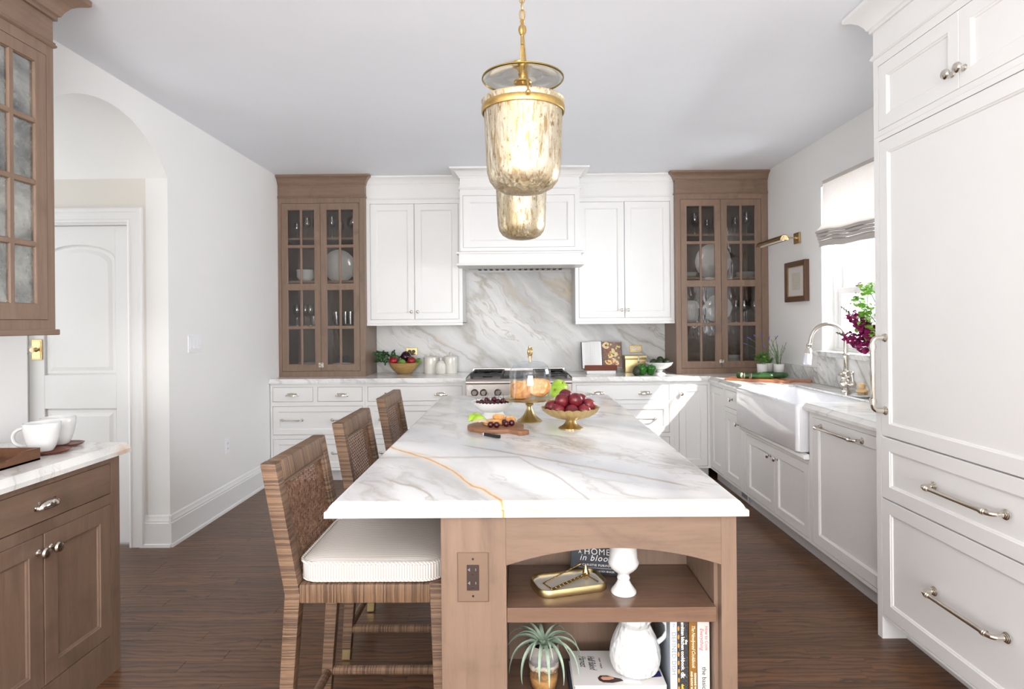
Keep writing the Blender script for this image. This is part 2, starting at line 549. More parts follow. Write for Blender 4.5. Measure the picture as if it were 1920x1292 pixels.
# ------------------------------------------------------------------ door in the passage
mb = MB()
CAS = [(0, 0), (0, -.02), (.012, -.024), (.02, -.018), (.06, -.018), (.066, -.026), (.085, -.026), (.092, -.02), (.092, 0)]
rows = [[(DX0 - a, 3.86 + b, 0), (DX0 - a, 3.86 + b, DZ + a), (DX1 + a, 3.86 + b, DZ + a), (DX1 + a, 3.86 + b, 0)] for a, b in CAS]
mb.add([p for r in rows for p in r], [(k * 4 + i, k * 4 + i + 1, k * 4 + 5 + i, k * 4 + 4 + i) for k in range(len(rows) - 1) for i in range(3)])
mb.box(DX0, DX0 + .012, 3.862, 3.98, 0, DZ); mb.box(DX1 - .012, DX1, 3.862, 3.98, 0, DZ); mb.box(DX0, DX1, 3.862, 3.98, DZ - .012, DZ)
struct(mb.build('trim_1', M_trim, ang=25))
d0, d1, db, dt = DX0 + .014, DX1 - .014, 0.012, DZ - .014
mb = MB()
mb.box(d0, d1, 3.917, 3.94, db, dt)
mb.box(d0, d0 + .1, 3.90, 3.918, db, dt); mb.box(d1 - .1, d1, 3.90, 3.918, db, dt)
mb.box(d0 + .1, d1 - .1, 3.90, 3.918, .87, 1.085); mb.box(d0 + .1, d1 - .1, 3.90, 3.918, db, .24)
xm, hw = (d0 + d1) / 2, (d1 - d0) / 2 - .1
def archline(ins, zs, rise):
    w = hw - ins
    return [(xm + w * math.cos(t), zs + rise * math.sin(t)) for t in [PI * k / 20 for k in range(21)]]
mb.prism([(d1 - .1, dt), (d0 + .1, dt)] + archline(0, 1.83, .09)[::-1], 'y', 3.90, 3.918)
door = struct(mb.build('door_1', M_trim, bevel=0.002))
def panel_loops(zb, zs, rise):
    L = []
    for ins, yy in ((0.002, 3.918), (.012, 3.912), (.028, 3.912), (.05, 3.904)):
        pts = [(xm + hw - ins, zb + ins)] + [(x, z - ins) for x, z in (archline(ins, zs, rise) if rise else [(xm + hw - ins, zs), (xm - hw + ins, zs)])] + [(xm - hw + ins, zb + ins)]
        L.append([(x, yy, z) for x, z in pts])
    return L
MB().loft(panel_loops(1.085, 1.83, .09), cap0=False).build('panel', M_trim, door, ang=12)
MB().loft(panel_loops(.24, .87, 0), cap0=False).build('panel', M_trim, door, ang=12)
kb = MB()
kb.box(-3.112, -3.045, 3.891, 3.901, 1.185, 1.315); kb.box(-3.106, -3.051, 3.887, 3.893, 1.192, 1.308)
kp = kb.build('knob_plate', M_brass, door, bevel=.002)
MB().lathe([(.016, 0), (.012, .006), (.008, .012), (.008, .03), (.013, .034), (.013, .038)], 16, T(-3.079, 3.888, 1.25) @ RX(PI / 2)).build('knob_neck', M_brass, kp)
MB().lathe([(0, .036), (.016, .036), (.028, .046), (.031, .058), (.027, .07), (.015, .078), (0, .08)], 12, T(-3.079, 3.888, 1.25) @ RX(PI / 2)).build('glass_knob', M_crystal, kp, flat=True)

# ------------------------------------------------------------------ window over the sink
mb = MB()
def ring(mb, x0, x1, y0, y1, z0, z1, w, wb=None):
    wb = wb or w
    L = []
    for sy, sz, ya, za, yb_, zb_ in ((1, 1, y0, z0, y0 + w, z0 + wb), (-1, 1, y1, z0, y1 - w, z0 + wb), (-1, -1, y1, z1, y1 - w, z1 - w), (1, -1, y0, z1, y0 + w, z1 - w)):
        L.append([(x0, ya, za), (x0, yb_, zb_), (x1, yb_, zb_), (x1, ya, za)])
    mb.loft(L, closed=True)
ring(mb, 2.385, 2.49, WY0, WY1, WZ0, WZ1, .03)
win = struct(mb.build('window_1', M_trim, bevel=.002))
for nm, x0, z0, z1 in (('upper_sash', 2.44, 1.60, 2.37), ('lower_sash', 2.405, 1.185, 1.635)):
    mb = MB(); ring(mb, x0, x0 + .034, WY0 + .032, WY1 - .032, z0, z1, .045, .06)
    zm, ym = (z0 + z1) / 2, (WY0 + WY1) / 2
    [mb.box(x0 + .01, x0 + .026, yq - .01, yq + .01, z0 + .05, z1 - .04) for yq in (WY1 - .40, WY1 - .73, WY1 - 1.06)]; mb.box(x0 + .01, x0 + .026, WY0 + .07, WY1 - .07, zm - .01, zm + .01)
    s = mb.build(nm, M_trim, win, bevel=.003)
    MB().box(x0 + .016, x0 + .019, WY0 + .07, WY1 - .07, z0 + .055, z1 - .04).build('pane', M_winpane, s, flat=True)
lt = MB()
lt.box(2.40, 2.435, 4.33, 4.38, 1.635, 1.643); lt.tube([(2.415, 4.36, 1.643), (2.412, 4.345, 1.658), (2.41, 4.31, 1.66)], .006, 8)
lt.lathe([(.012, 0), (.012, .012), (.008, .018), (0, .02)], 12, T(2.418, 4.36, 1.643))
lt.build('sash_lock', M_nickel, win)

# roman shade
def linen():
    m = NT('sheer_linen')
    v = m.coord(scale=(1, 1, 1))
    n1 = m.noise(m.coord(scale=(1, 4, 160)), 6, 2); n2 = m.noise(m.coord(scale=(1, 160, 4)), 6, 2)
    w = m.math('MULTIPLY', n1, n2)
    col = m.mix(m.mapr(w, .1, .45), rgba((206, 197, 190)), rgba((232, 225, 218)))
    m.P(Base_Color=col, Roughness=0.9)
    tr = m.n('BsdfTranslucent'); m.l(col, tr.inputs[0])
    mx = m.n('MixShader'); mx.inputs[0].default_value = 0.1
    m.l(m.b.outputs[0], mx.inputs[1]); m.l(tr.outputs[0], mx.inputs[2]); m.l(mx.outputs[0], m.out.inputs[0])
    m.bump(w, 0.3, 0.001)
    return m.m
M_linen = linen()
def linen2():
    m = NT('linen_trim_fold_shade')
    m.P(Base_Color=rgba((196, 190, 184)), Roughness=0.9)
    return m.m
M_linen2 = linen2()
sh = thing('roman_shade', 'pale sheer linen roman shade gathered over the sink window', 'window shade', (2.25, 4.06, 1.93))
SY0, SY1 = 3.12, 4.535
def shade_strip(prof, name, mat, n=28, y0=SY0, y1=SY1, sag=.028):
    mb = MB(); rows = []
    for k in range(n + 1):
        t = k / n; yy = y0 + (y1 - y0) * t
        s = (1 - (2 * t - 1) ** 2)
        rows.append([(x - 2.25 - w * .012 * math.sin(9 * t), yy - 4.06, z - 1.93 - w * (sag * s - .012) + w * .004 * math.sin(23 * t)) for x, z, w in prof])
    P = len(prof); vs = [p for r in rows for p in r]; fs = []
    for a in range(n):
        for b in range(P - 1):
            fs.append((a * P + b, a * P + b + 1, (a + 1) * P + b + 1, (a + 1) * P + b))
    mb.add(vs, fs)
    return mb.build(name, mat, sh, ang=60)
shade_strip([(2.265, 2.418, 0), (2.25, 2.36, 0), (2.252, 2.25, .2), (2.262, 2.17, .5), (2.258, 2.12, .8), (2.235, 2.075, 1), (2.205, 2.045, 1), (2.2, 2.035, 1)], 'sheer_panel', M_linen)
for k in range(4):
    z = 2.035 - .024 * k; x = 2.2 + .008 * k
    shade_strip([(2.245, z + .012, 1), (x, z + .006, 1), (x - .004, z - .004, 1), (x + .004, z - .014, 1), (2.25, z - .010, 1)], 'fold', M_linen2)  # folds greyer than the sheer panel: their shade is put into the cloth colour
shade_strip([(2.25, 1.96, 1), (2.228, 1.952, 1), (2.226, 1.925, 1)], 'hem', M_linen2)
MB().prism([(.01, .488), (-.002, .43), (0, .32), (.010, .24), (.006, .19), (-.017, .145), (-.047, .115), (-.049, .105), (-.038, .105), (-.01, .135), (.016, .19), (.02, .24), (.01, .32), (.008, .43), (.02, .488)], 'x', 0, .001).build('tmp', M_linen2, sh).name = 'edge_binding'
eb = bpy.data.objects['edge_binding']
eb.data.transform(Matrix(((0, 1, 0, 0), (1, 0, 0, .477), (0, 0, 1, 0), (0, 0, 0, 1))))
MB().box(-.0, .045, -.93, .475, .47, .492).build('head_rail', M_linen2, sh)

# ------------------------------------------------------------------ mouldings
CROWN = [(0, 0), (.007, 0), (.007, .01), (.012, .014), (.016, .026), (.026, .044), (.040, .057), (.052, .062), (.056, .066), (.056, .08)]
BEAD = [(0, 0), (.004, 0), (.010, .006), (.010, .012), (.006, .016), (.006, .022), (0, .024)]
def wrap(mb, prof, x0, x1, yf, yb, z, left=True, right=True, k=1.0, kz=1.0):
    """a moulding wrapped round the front (and the free ends) of a box"""
    rows = []
    for o, dz in prof:
        o *= k
        rows.append([(x0 - (o if left else 0), yb, z + dz * kz), (x0 - (o if left else 0), yf - o, z + dz * kz), (x1 + (o if right else 0), yf - o, z + dz * kz), (x1 + (o if right else 0), yb, z + dz * kz)])
    vs = [p for r in rows for p in r]; fs = []
    for a in range(len(rows) - 1):
        for i in range(3):
            fs.append((a * 4 + i, a * 4 + i + 1, a * 4 + 5 + i, a * 4 + 4 + i))
    # top and bottom closing faces
    fs.append((3, 2, 1, 0)); e = (len(rows) - 1) * 4; fs.append((e, e + 1, e + 2, e + 3))
    mb.add(vs, fs)
    return mb

# ------------------------------------------------------------------ cabinet building kit (front faces -y, y = 0)
def cells(xs, zs, holes):
    out = []
    for a, b in zip(xs[:-1], xs[1:]):
        for c, d in zip(zs[:-1], zs[1:]):
            mx, mz = (a + b) / 2, (c + d) / 2
            if not any(h[0] < mx < h[1] and h[2] < mz < h[3] for h in holes):
                out.append((a, b, c, d))
    return out
def frame_mesh(x0, x1, z0, z1, holes, y0=0, y1=.021):
    xs = sorted({x0, x1, *[h[0] for h in holes], *[h[1] for h in holes]})
    zs = sorted({z0, z1, *[h[2] for h in holes], *[h[3] for h in holes]})
    mb = MB()
    for a, b, c, d in cells(xs, zs, holes): mb.box(a, b, y0, y1, c, d)
    return mb
def rloop(x0, x1, z0, z1, i, y): return [(x0 + i, y, z0 + i), (x1 - i, y, z0 + i), (x1 - i, y, z1 - i), (x0 + i, y, z1 - i)]
def shaker(name, x0, x1, z0, z1, parent, mat, sw=.055, y=0, pmat=None):
    prof = [(0, .02), (0, .0015), (.0015, 0), (sw, 0), (sw + .002, .003), (sw + .007, .005), (sw + .009, .009), (sw + .009, .014)]
    d = MB().loft([rloop(x0, x1, z0, z1, i, y + yy) for i, yy in prof], cap0=True, cap1=False).build(name, mat, parent, ang=25)
    MB().box(x0 + sw + .008, x1 - sw - .008, y + .010, y + .015, z0 + sw + .008, z1 - sw - .008).build('panel', pmat or mat, d, flat=True)
    return d
def slab(name, x0, x1, z0, z1, parent, mat, y=0):
    return MB().box(x0, x1, y, y + .02, z0, z1).build(name, mat, parent, bevel=.0018)
def knob(x, z, parent, y=0, s=1.0, mat=None):
    return MB().lathe([(.0095, 0), (.0095, .002), (.006, .005), (.0055, .012), (.009, .016), (.0145, .019), (.0155, .024), (.0125, .029), (.006, .031), (0, .0315)], 16, T(x, y, z) @ RX(PI / 2) @ SCL(s, s, s)).build('knob', mat or M_nickel, parent)
def cup(x, z, parent, w=.046, y=0):
    mb = MB(); rows = []
    nu, nv = 16, 7
    for a in range(nu + 1):
        u = PI * a / nu
        rows.append([(x + w * math.cos(u) * (1 if v == 0 else math.cos(PI / 2 * v / nv) ** .8), y - .003 - .024 * math.sin(u) ** .8 * math.cos(PI / 2 * v / nv) ** .6, z - .012 + .027 * math.sin(PI / 2 * v / nv)) for v in range(nv + 1)])
    P = nv + 1
    mb.add([p for r in rows for p in r], [(a * P + b, a * P + b + 1, a * P + P + b + 1, a * P + P + b) for a in range(nu) for b in range(nv)])
    mb.tube([(x + w * math.cos(PI * a / 16), y - .003 - .024 * math.sin(PI * a / 16) ** .8, z - .012) for a in range(17)], .0022, 6)
    for s in (-1, 1):
        mb.lathe([(.008, 0), (.008, .003), (.004, .005), (0, .005)], 12, T(x + s * (w + .004), y, z - .008) @ RX(PI / 2))
    mb.box(x - w * .9, x + w * .9, y - .002, y, z - .01, z + .012)
    return mb.build('cup_pull', M_nickel, parent, ang=50)
def bar(p0, p1, parent, y=0, r=.0055, out=.036, fl=.012, name='bar_pull', mat=None):
    """straight bar pull on rosettes; p = (x, z)"""
    a, b = Vector((p0[0], y, p0[1])), Vector((p1[0], y, p1[1]))
    d = (b - a).normalized()
    o = Vector((0, -1, 0))
    mb = MB()
    c = out * .42
    pts = [a, a + o * (out - c)]
    for k in range(1, 6):
        t = PI / 2 * k / 5
        pts.append(a + o * (out - c + c * math.sin(t)) + d * (c - c * math.cos(t)))
    pts2 = [b - d * (p - a).dot(d) + o * (p - a).dot(o) for p in reversed(pts)]
    mb.tube(pts + pts2, r, 12)
    for p in (a, b):
        mb.lathe([(fl, 0), (fl, .003), (fl * .86, .004), (fl * .86, .007), (fl * .7, .008), (fl * .7, .011), (fl * .52, .013), (r, .017)], 20, T(*p) @ RX(PI / 2))
    for p in (a + d * (c + r * 1.5), b - d * (c + r * 1.5)):
        for q in (-1, 0, 1):
            e = [tuple(p + o * out + d * (q * r * .8) - d * r * .4), tuple(p + o * out + d * (q * r * .8) + d * r * .4)]
            mb.tube(e, r * (1.45 if q == 0 else 1.28), 14)
    return mb.build(name, mat or M_nickel, parent, ang=40)

def fill(root, ops, mat, fx=lambda v: v, gap=.0024, matx=None):
    """doors and drawers set flush into the openings of a face frame"""
    for op in ops:
        x0, x1, z0, z1 = op['r']
        k = op.get('k', 'door')
        a, b, c, d = x0 + gap, x1 - gap, z0 + gap, z1 - gap
        if k == 'door': o = shaker('door', a, b, c, d, root, mat, op.get('sw', .055))
        elif k == 'drawer': o = shaker('drawer', a, b, c, d, root, matx or mat, op.get('sw', .045))
        elif k == 'slab': o = slab('drawer', a, b, c, d, root, matx or mat)
        for x, z in op.get('knobs', ()): knob(x, z, o, s=op.get('ks', 1))
        for x, z in op.get('cups', ()): cup(x, z, o)
        for xa, xb, z in op.get('bars', ()): bar((xa, z), (xb, z), o)

def base_cab(label, X0, X1, loc, rz, conv, ops, depth=.62, z1=.874, name='base_cabinet', mat=None, toe=True, matx=None, bodymat=None, extra=(), toey=.06):
    """conv turns world run coordinates into local x; X0, X1 and ops are world run coordinates"""
    mat = mat or M_cab
    root = thing(name, label, 'cabinet', loc, rz)
    def cr(r):
        a, b = conv(r[0]), conv(r[1])
        return (min(a, b), max(a, b), r[2], r[3])
    ops2 = []
    for op in ops:
        q = dict(op); q['r'] = cr(op['r'])
        for key in ('knobs', 'cups'):
            if key in op: q[key] = [(conv(x), z) for x, z in op[key]]
        if 'bars' in op: q['bars'] = [(min(conv(a), conv(b)), max(conv(a), conv(b)), z) for a, b, z in op['bars']]
        ops2.append(q)
    x0, x1 = sorted((conv(X0), conv(X1)))
    zb = .10 if toe else 0
    frame_mesh(x0, x1, zb, z1, [q['r'] for q in ops2] + list(extra)).build('face_frame', mat, root, flat=True)
    MB().box(x0, x1, .0215, depth, zb, z1).build('carcass', bodymat or mat, root, flat=True)
    if toe: MB().box(x0, x1, toey, depth, 0, .10).build('toe_kick', M_toe if mat is M_cab else mat, root, flat=True)
    fill(root, ops2, mat, matx=matx)
    return root

# ------------------------------------------------------------------ back run of base cabinets
YF = 5.43
def bk(xm): return lambda x: x - xm
def st3(a, b, top, cups2=(), bars=()):
    return top + [dict(r=(a, b, .416, .672), k='drawer', bars=bars), dict(r=(a, b, .123, .381), k='drawer', bars=[(p, q, z - .293) for p, q, z in bars])]
base_cab('white drawer cabinet against the left wall under the left glass cabinet', -2.205, -1.362, (-1.78, YF, 0), 0, bk(-1.78),
         st3(-2.185, -1.384, [dict(r=(-2.185, -1.825, .711, .842), k='slab', cups=[(-2.012, .775)]), dict(r=(-1.784, -1.384, .711, .842), k='slab', cups=[(-1.568, .773)])],
             bars=[(-2.104, -1.925, .549), (-1.66, -1.48, .549)]))
base_cab('white drawer cabinet left of the range behind the stools', -1.361, -.464, (-.91, YF, 0), 0, bk(-.91),
         st3(-1.339, -.495, [dict(r=(-1.339, -.495, .709, .843), k='slab', cups=[(-1.145, .774), (-.687, .774)])], bars=[(-1.235, -1.055, .549), (-.777, -.597, .549)]))
base_cab('white drawer cabinet just right of the range', .474, 1.372, (.92, YF, 0), 0, bk(.92),
         st3(.509, 1.332, [dict(r=(.509, 1.332, .706, .842), k='slab', cups=[(.707, .772), (1.119, .772)])], bars=[(.62, .80, .541), (1.03, 1.208, .541)]))
base_cab('white corner cabinet with one door and knob under the right glass cabinet', 1.373, 1.69, (1.53, YF, 0), 0, bk(1.53),
         [dict(r=(1.415, 1.668, .118, .838), k='door', knobs=[(1.436, .758)], ks=1.15)])
# ------------------------------------------------------------------ right run, facing the island
XF = 1.69
def rt(ym): return lambda y: ym - y
base_cab('narrow white cabinet with a plain door in the inner corner', 5.07, 5.43, (XF, 5.25, 0), -PI / 2, rt(5.25),
         [dict(r=(5.09, 5.41, .118, .838), k='door')], depth=.60)
base_cab('white cabinet with one small drawer left of the farmhouse sink', 4.625, 5.068, (XF, 4.85, 0), -PI / 2, rt(4.85),
         [dict(r=(4.68, 5.03, .70, .842), k='slab', knobs=[(4.86, .775)], ks=1.1), dict(r=(4.68, 5.03, .118, .665), k='door', knobs=[(4.735, .60)], ks=1.1)], depth=.60)
sk = base_cab('white two-door cabinet below the farmhouse sink', 3.585, 4.623, (XF, 4.10, 0), -PI / 2, rt(4.10),
         [dict(r=(4.082, 4.575, .118, .555), k='door', knobs=[(4.135, .49)], ks=1.15), dict(r=(3.60, 4.080, .118, .555), k='door', knobs=[(4.028, .49)], ks=1.15)], depth=.60, z1=.600)
MB().prism([(-.03, .0), (-.036, .006), (-.036, .02), (-.03, .026), (0, .03), (0, 0)], 'x', -.51, .514, T(0, 0, .585)).build('sink_ledge', M_cab, sk, bevel=.001)
root = base_cab('white panelled dishwasher with a nickel towel-bar handle beside the refrigerator', 2.735, 3.583, (XF, 3.2, 0), -PI / 2, rt(3.2),
         [dict(r=(2.85, 3.545, .118, .842), k='door', sw=.06, bars=())], depth=.60, name='dishwasher')
root['category'] = 'dishwasher'
dd = [c for c in root.children if c.name.startswith('door')][0]
bar((-.245, .80), (.165, .80), dd, r=.008, out=.05, fl=.017)
# toe vent
vt = thing('floor_vent', 'small grey toe-kick vent grille under the right base cabinets', 'vent', (1.747, 4.82, 0), -PI / 2)
frame_mesh(-.15, .15, .012, .092, [(-.125, -.02, .026, .078), (.0, .125, .026, .078)], -.008, 0).build('vent_frame', M_toe, vt, bevel=.001)
for k in range(10): MB().box(.004 + k * .0125, .010 + k * .0125, -.005, 0, .026, .078).build('louvre', plain('vent_grey', (150, 146, 148), .5) if k == 0 else bpy.data.materials['vent_grey'], vt, flat=True)
MB().box(-.125, -.02, -.004, 0, .026, .078).build('damper_plate', M_toe, vt, flat=True)

# ------------------------------------------------------------------ countertops
MAR_c = marble('calacatta_counter', rot=(0, 0, .6), s=1.2, cloud=.55, veins=.4, golds=.2, rough=.13)
MAR_b = marble('calacatta_splash', rot=(0, -.70, 0), base=(228, 227, 225), grey=(164, 165, 162), vein=(146, 134, 112), gold=(190, 164, 112), s=.85, stretch=(.6, 1, 2.8), cloud=.95, veins=.62, golds=.6, warp=.32, off=(.4, 0, .2), rough=.32)
EDGE = [(0, 0), (0, .016), (-.004, .02), (-.010, .026), (-.018, .034), (-.020, .0395), (-.021, .04)]
def counter(name, label, runs, mat):
    """runs: list of (x0,x1,y0,y1, front axis, sign): slab with an ogee front edge"""
    mb = MB()
    for x0, x1, y0, y1, ax in runs:
        zz = .874
        if ax == '-y': mb.prism([(y0 - o * 1, zz + z) for o, z in EDGE] + [(y1, zz + .04), (y1, zz)], 'x', x0, x1)
        if ax == '-x': mb.prism([(x0 - o * 1, zz + z) for o, z in EDGE] + [(x1, zz + .04), (x1, zz)], 'y', y0, y1)
        if ax == '+x': mb.prism([(x1 + o * 1, zz + z) for o, z in EDGE] + [(x0, zz + .04), (x0, zz)], 'y', y0, y1)
        if ax == '': mb.box(x0, x1, y0, y1, zz, zz + .04)
    o = mb.build(name, mat, None, ang=25)
    return tag(o, label, 'countertop')
counter('countertop', 'white marble countertop left of the range against the back wall', [(-2.208, -.464, 5.40, 6.098, '-y')], MAR_c)
counter('countertop', 'white marble corner countertop running from the range round to the sink', [
    (.474, 1.665, 5.40, 6.098, '-y'), (1.665, 2.298, 4.634, 5.40, '-x'), (1.665, 2.298, 5.40, 6.098, ''), (2.09, 2.298, 3.616, 4.634, ''), (1.665, 2.298, 2.735, 3.616, '-x')], MAR_c)
# splashbacks
mb = MB()
for a in ((-1.403, -.52, .9147, 1.379), (-.52, .545, .90, 1.90), (.545, 1.451, .9147, 1.379)): mb.box(a[0], a[1], 6.075, 6.0995, a[2], a[3])
tag(mb.build('backsplash', MAR_b), 'grey-veined marble backsplash behind the range', 'backsplash')
MAR_r = marble('calacatta_right_splash', rot=(-.75, 0, 0), grey=(176, 180, 180), vein=(128, 124, 116), s=1.6, stretch=(1, .8, 3.0), cloud=1.0, veins=.6, golds=.25, rough=.25, warp=.2)
mb = MB()
mb.box(2.278, 2.2995, 4.70, 5.637, .9147, 1.03); mb.box(2.278, 2.2995, 2.737, 4.70, .9147, 1.13)
mb.box(2.245, 2.384, 3.21, 4.655, 1.156, 1.166); mb.box(2.245, 2.298, 3.17, 4.72, 1.13, 1.1565)
tag(mb.build('sink_backsplash', MAR_r, bevel=.002), 'low marble backsplash and sill below the sink window', 'backsplash')

# ------------------------------------------------------------------ upper white cabinets
YU = 5.70
def upper(label, x0, x1, kn):
    xm = (x0 + x1) / 2
    root = thing('wall_cabinet', label, 'cabinet', (xm, YU, 1.38))
    z = lambda v: v - 1.38
    a, b, c = x0 - xm + .033, x1 - xm - .033, 0
    ops = [dict(r=(a, c, z(1.435), z(2.515)), k='door', sw=.058, knobs=[(c - .03, z(1.507))]), dict(r=(c, b, z(1.435), z(2.515)), k='door', sw=.058, knobs=[(c + .03, z(1.507))])]
    frame_mesh(x0 - xm, x1 - xm, z(1.40), z(2.55), [(a, b, z(1.435), z(2.515))]).build('face_frame', M_cab, root, flat=True)
    MB().box(x0 - xm, x1 - xm, .0215, .395, z(1.40), H - 1.38 - .002).build('carcass', M_cabin, root, flat=True)
    mb = MB(); wrap(mb, [(0, 0), (.008, 0), (.008, .022), (0, .026)], x0 - xm, x1 - xm, 0, .395, z(1.38), False, False)
    mb.build('light_rail', M_cab, root)
    mb = MB(); mb.box(x0 - xm, x1 - xm, 0, .03, z(2.55), H - 1.38 - .002)
    wrap(mb, BEAD, x0 - xm, x1 - xm, 0, .03, z(2.553), False, False)
    wrap(mb, CROWN, x0 - xm, x1 - xm, 0, .03, z(2.688), False, False, .9)
    mb.build('crown_moulding', M_cab, root, ang=25)
    fill(root, ops, M_cab)
upper('white two-door wall cabinet left of the range hood', -1.404, -.512, 0)
upper('white two-door wall cabinet right of the range hood', .536, 1.452, 0)
# ------------------------------------------------------------------ range hood
hx0, hx1, hy = -.507, .557, 5.45
hm = (hx0 + hx1) / 2
hood = thing('range_hood', 'white panelled range hood with crown moulding above the range', 'range hood', (hm, hy, 1.905))
z = lambda v: v - 1.905
u0, u1 = hx0 - hm, hx1 - hm
frame_mesh(u0, u1, z(2.03), z(2.60), [(-.482 - hm, .512 - hm, z(2.068), z(2.532))]).build('face_frame', M_cab, hood, flat=True)
shaker('access_panel', -.48 - hm, .51 - hm, z(2.07), z(2.53), hood, M_cab, .058)
MB().box(u0, u1, .0215, .622, z(1.99), H - 1.905 - .002).build('hood_box', M_cab, hood, flat=True)
mb = MB(); mb.box(u0, u1, 0, .03, z(2.60), H - 1.905 - .002)
wrap(mb, BEAD, u0, u1, 0, .2, z(2.585), True, True, 1.2)
wrap(mb, CROWN, u0, u1, 0, .62, z(2.69), True, True, 1.5)
mb.build('crown_moulding', M_cab, hood, ang=25)
mb = MB()
mb.box(u0 - .012, u1 + .012, -.012, .02, z(1.915), z(2.02)); mb.box(u0 - .012, u0 + .03, .02, .62, z(1.915), z(2.02)); mb.box(u1 - .03, u1 + .012, .02, .62, z(1.915), z(2.02))
wrap(mb, [(0, 0), (.022, 0), (.022, .014), (.012, .02), (0, .024)], u0 - .012, u1 + .012, -.012, .3, z(2.012), True, True)
wrap(mb, [(0, 0), (.018, .002), (.022, .008), (.022, .02), (0, .024)], u0 - .012, u1 + .012, -.012, .3, z(1.905), True, True)
mb.build('mantel', M_cab, hood, ang=25)
MB().box(u0 + .02, u1 - .02, .02, .62, z(1.93), z(1.95)).build('liner', M_steel, hood, flat=True)
mb = MB()
for k in range(15):
    x = u0 + .14 + k * (u1 - u0 - .28) / 14
    mb.box(x - .012, x + .012, .30, .58, z(1.912), z(1.93))
o = mb.build('baffle_filter', M_iron, hood, flat=True)

# ------------------------------------------------------------------ range
rg = thing('gas_range', 'stainless gas range with black iron grates under the hood', 'range', (.004, 5.36, 0))
rx = .462
mb = MB(); mb.box(-rx, rx, .03, .70, .1, .885); mb.box(-rx, rx, .05, .66, 0.02, .1)
mb.build('body', M_steel, rg, bevel=.002)
MB().prism([(.0, .862), (-.018, .864), (-.028, .874), (-.028, .888), (-.016, .902), (.0, .908), (.70, .908), (.70, .862)], 'x', -rx, rx).build('cooktop', M_steel, rg, ang=20)
MB().box(-rx, rx, .008, .032, .745, .862).build('control_panel', M_steel, rg, bevel=.002)
MB().box(-rx + .01, rx - .01, .66, .70, .906, .955).build('back_guard', M_steel, rg, bevel=.002)
for x in (-.388, -.31, -.185, 0, .185, .31, .388):
    k = MB()
    k.lathe([(.029, 0), (.029, .006), (.026, .009), (.023, .02), (.022, .034), (.020, .038), (0, .038)], 24, T(x, .008, .788) @ RX(PI / 2))
    ko = k.build('control_knob', plain('knob_steel', (148, 138, 128), .3, 1.0) if 'knob_steel' not in bpy.data.materials else bpy.data.materials['knob_steel'], rg, ang=30)
    MB().lathe([(.0315, 0), (.0315, .004), (.028, .006)], 24, T(x, .007, .788) @ RX(PI / 2)).build('bezel', M_black, ko)
MB().lathe([(.026, 0), (.026, .002), (0, .0025)], 24, T(-.425, .008, .83) @ RX(PI / 2)).build('maker_badge', plain('badge_white', (222, 218, 214), .3, .3), rg)
# oven door and towel bar, hidden behind the island but there
MB().box(-rx + .004, rx - .004, .006, .03, .16, .735).build('oven_door', M_steel, rg, bevel=.003)
bar((-.36, .68), (.36, .68), rg, y=.006, r=.012, out=.055, fl=.02, name='oven_handle', mat=M_steel)
def grate(cx, w, name):
    mb = MB(); z0, z1 = .912, .945
    for y0_, y1_ in ((.045, .345), (.345, .645)):
        for t in (0, .5, 1):
            yy = y0_ + (y1_ - y0_) * t
            mb.box(cx - w / 2, cx + w / 2, yy - .008, yy + .008, z1 - .018, z1)
        for s in (-1, 1): mb.box(cx + s * w / 2 - .008 * (1 + s), cx + s * w / 2 + .008 * (1 - s), y0_, y1_, z1 - .018, z1)
        for k in range(4):
            a = PI / 4 + PI / 2 * k; cy = (y0_ + y1_) / 2
            mb.tube([(cx + .035 * math.cos(a), cy + .035 * math.sin(a), z1 - .006), (cx + w * .45 * math.cos(a), cy + .14 * math.sin(a), z1 - .006)], .007, 6)
    for sx in (-1, 1):
        for yy in (.05, .345, .64): mb.box(cx + sx * (w / 2 - .012) - .01, cx + sx * (w / 2 - .012) + .01, yy - .01, yy + .01, z0 - .003, z1)
    mb.build(name, M_iron, rg, bevel=.0015)
    for cy in (.195, .495):
        MB().lathe([(.045, .909), (.045, .916), (.032, .922), (.030, .932), (0, .934)], 20, T(cx, cy, 0)).build('burner', M_black, rg)
grate(-.284, .29, 'grate'); grate(.284, .29, 'grate')
mb = MB(); mb.box(-.135, .135, .045, .645, .909, .930); mb.box(-.118, .118, .075, .63, .929, .931)
mb.build('griddle', M_iron, rg, bevel=.004)

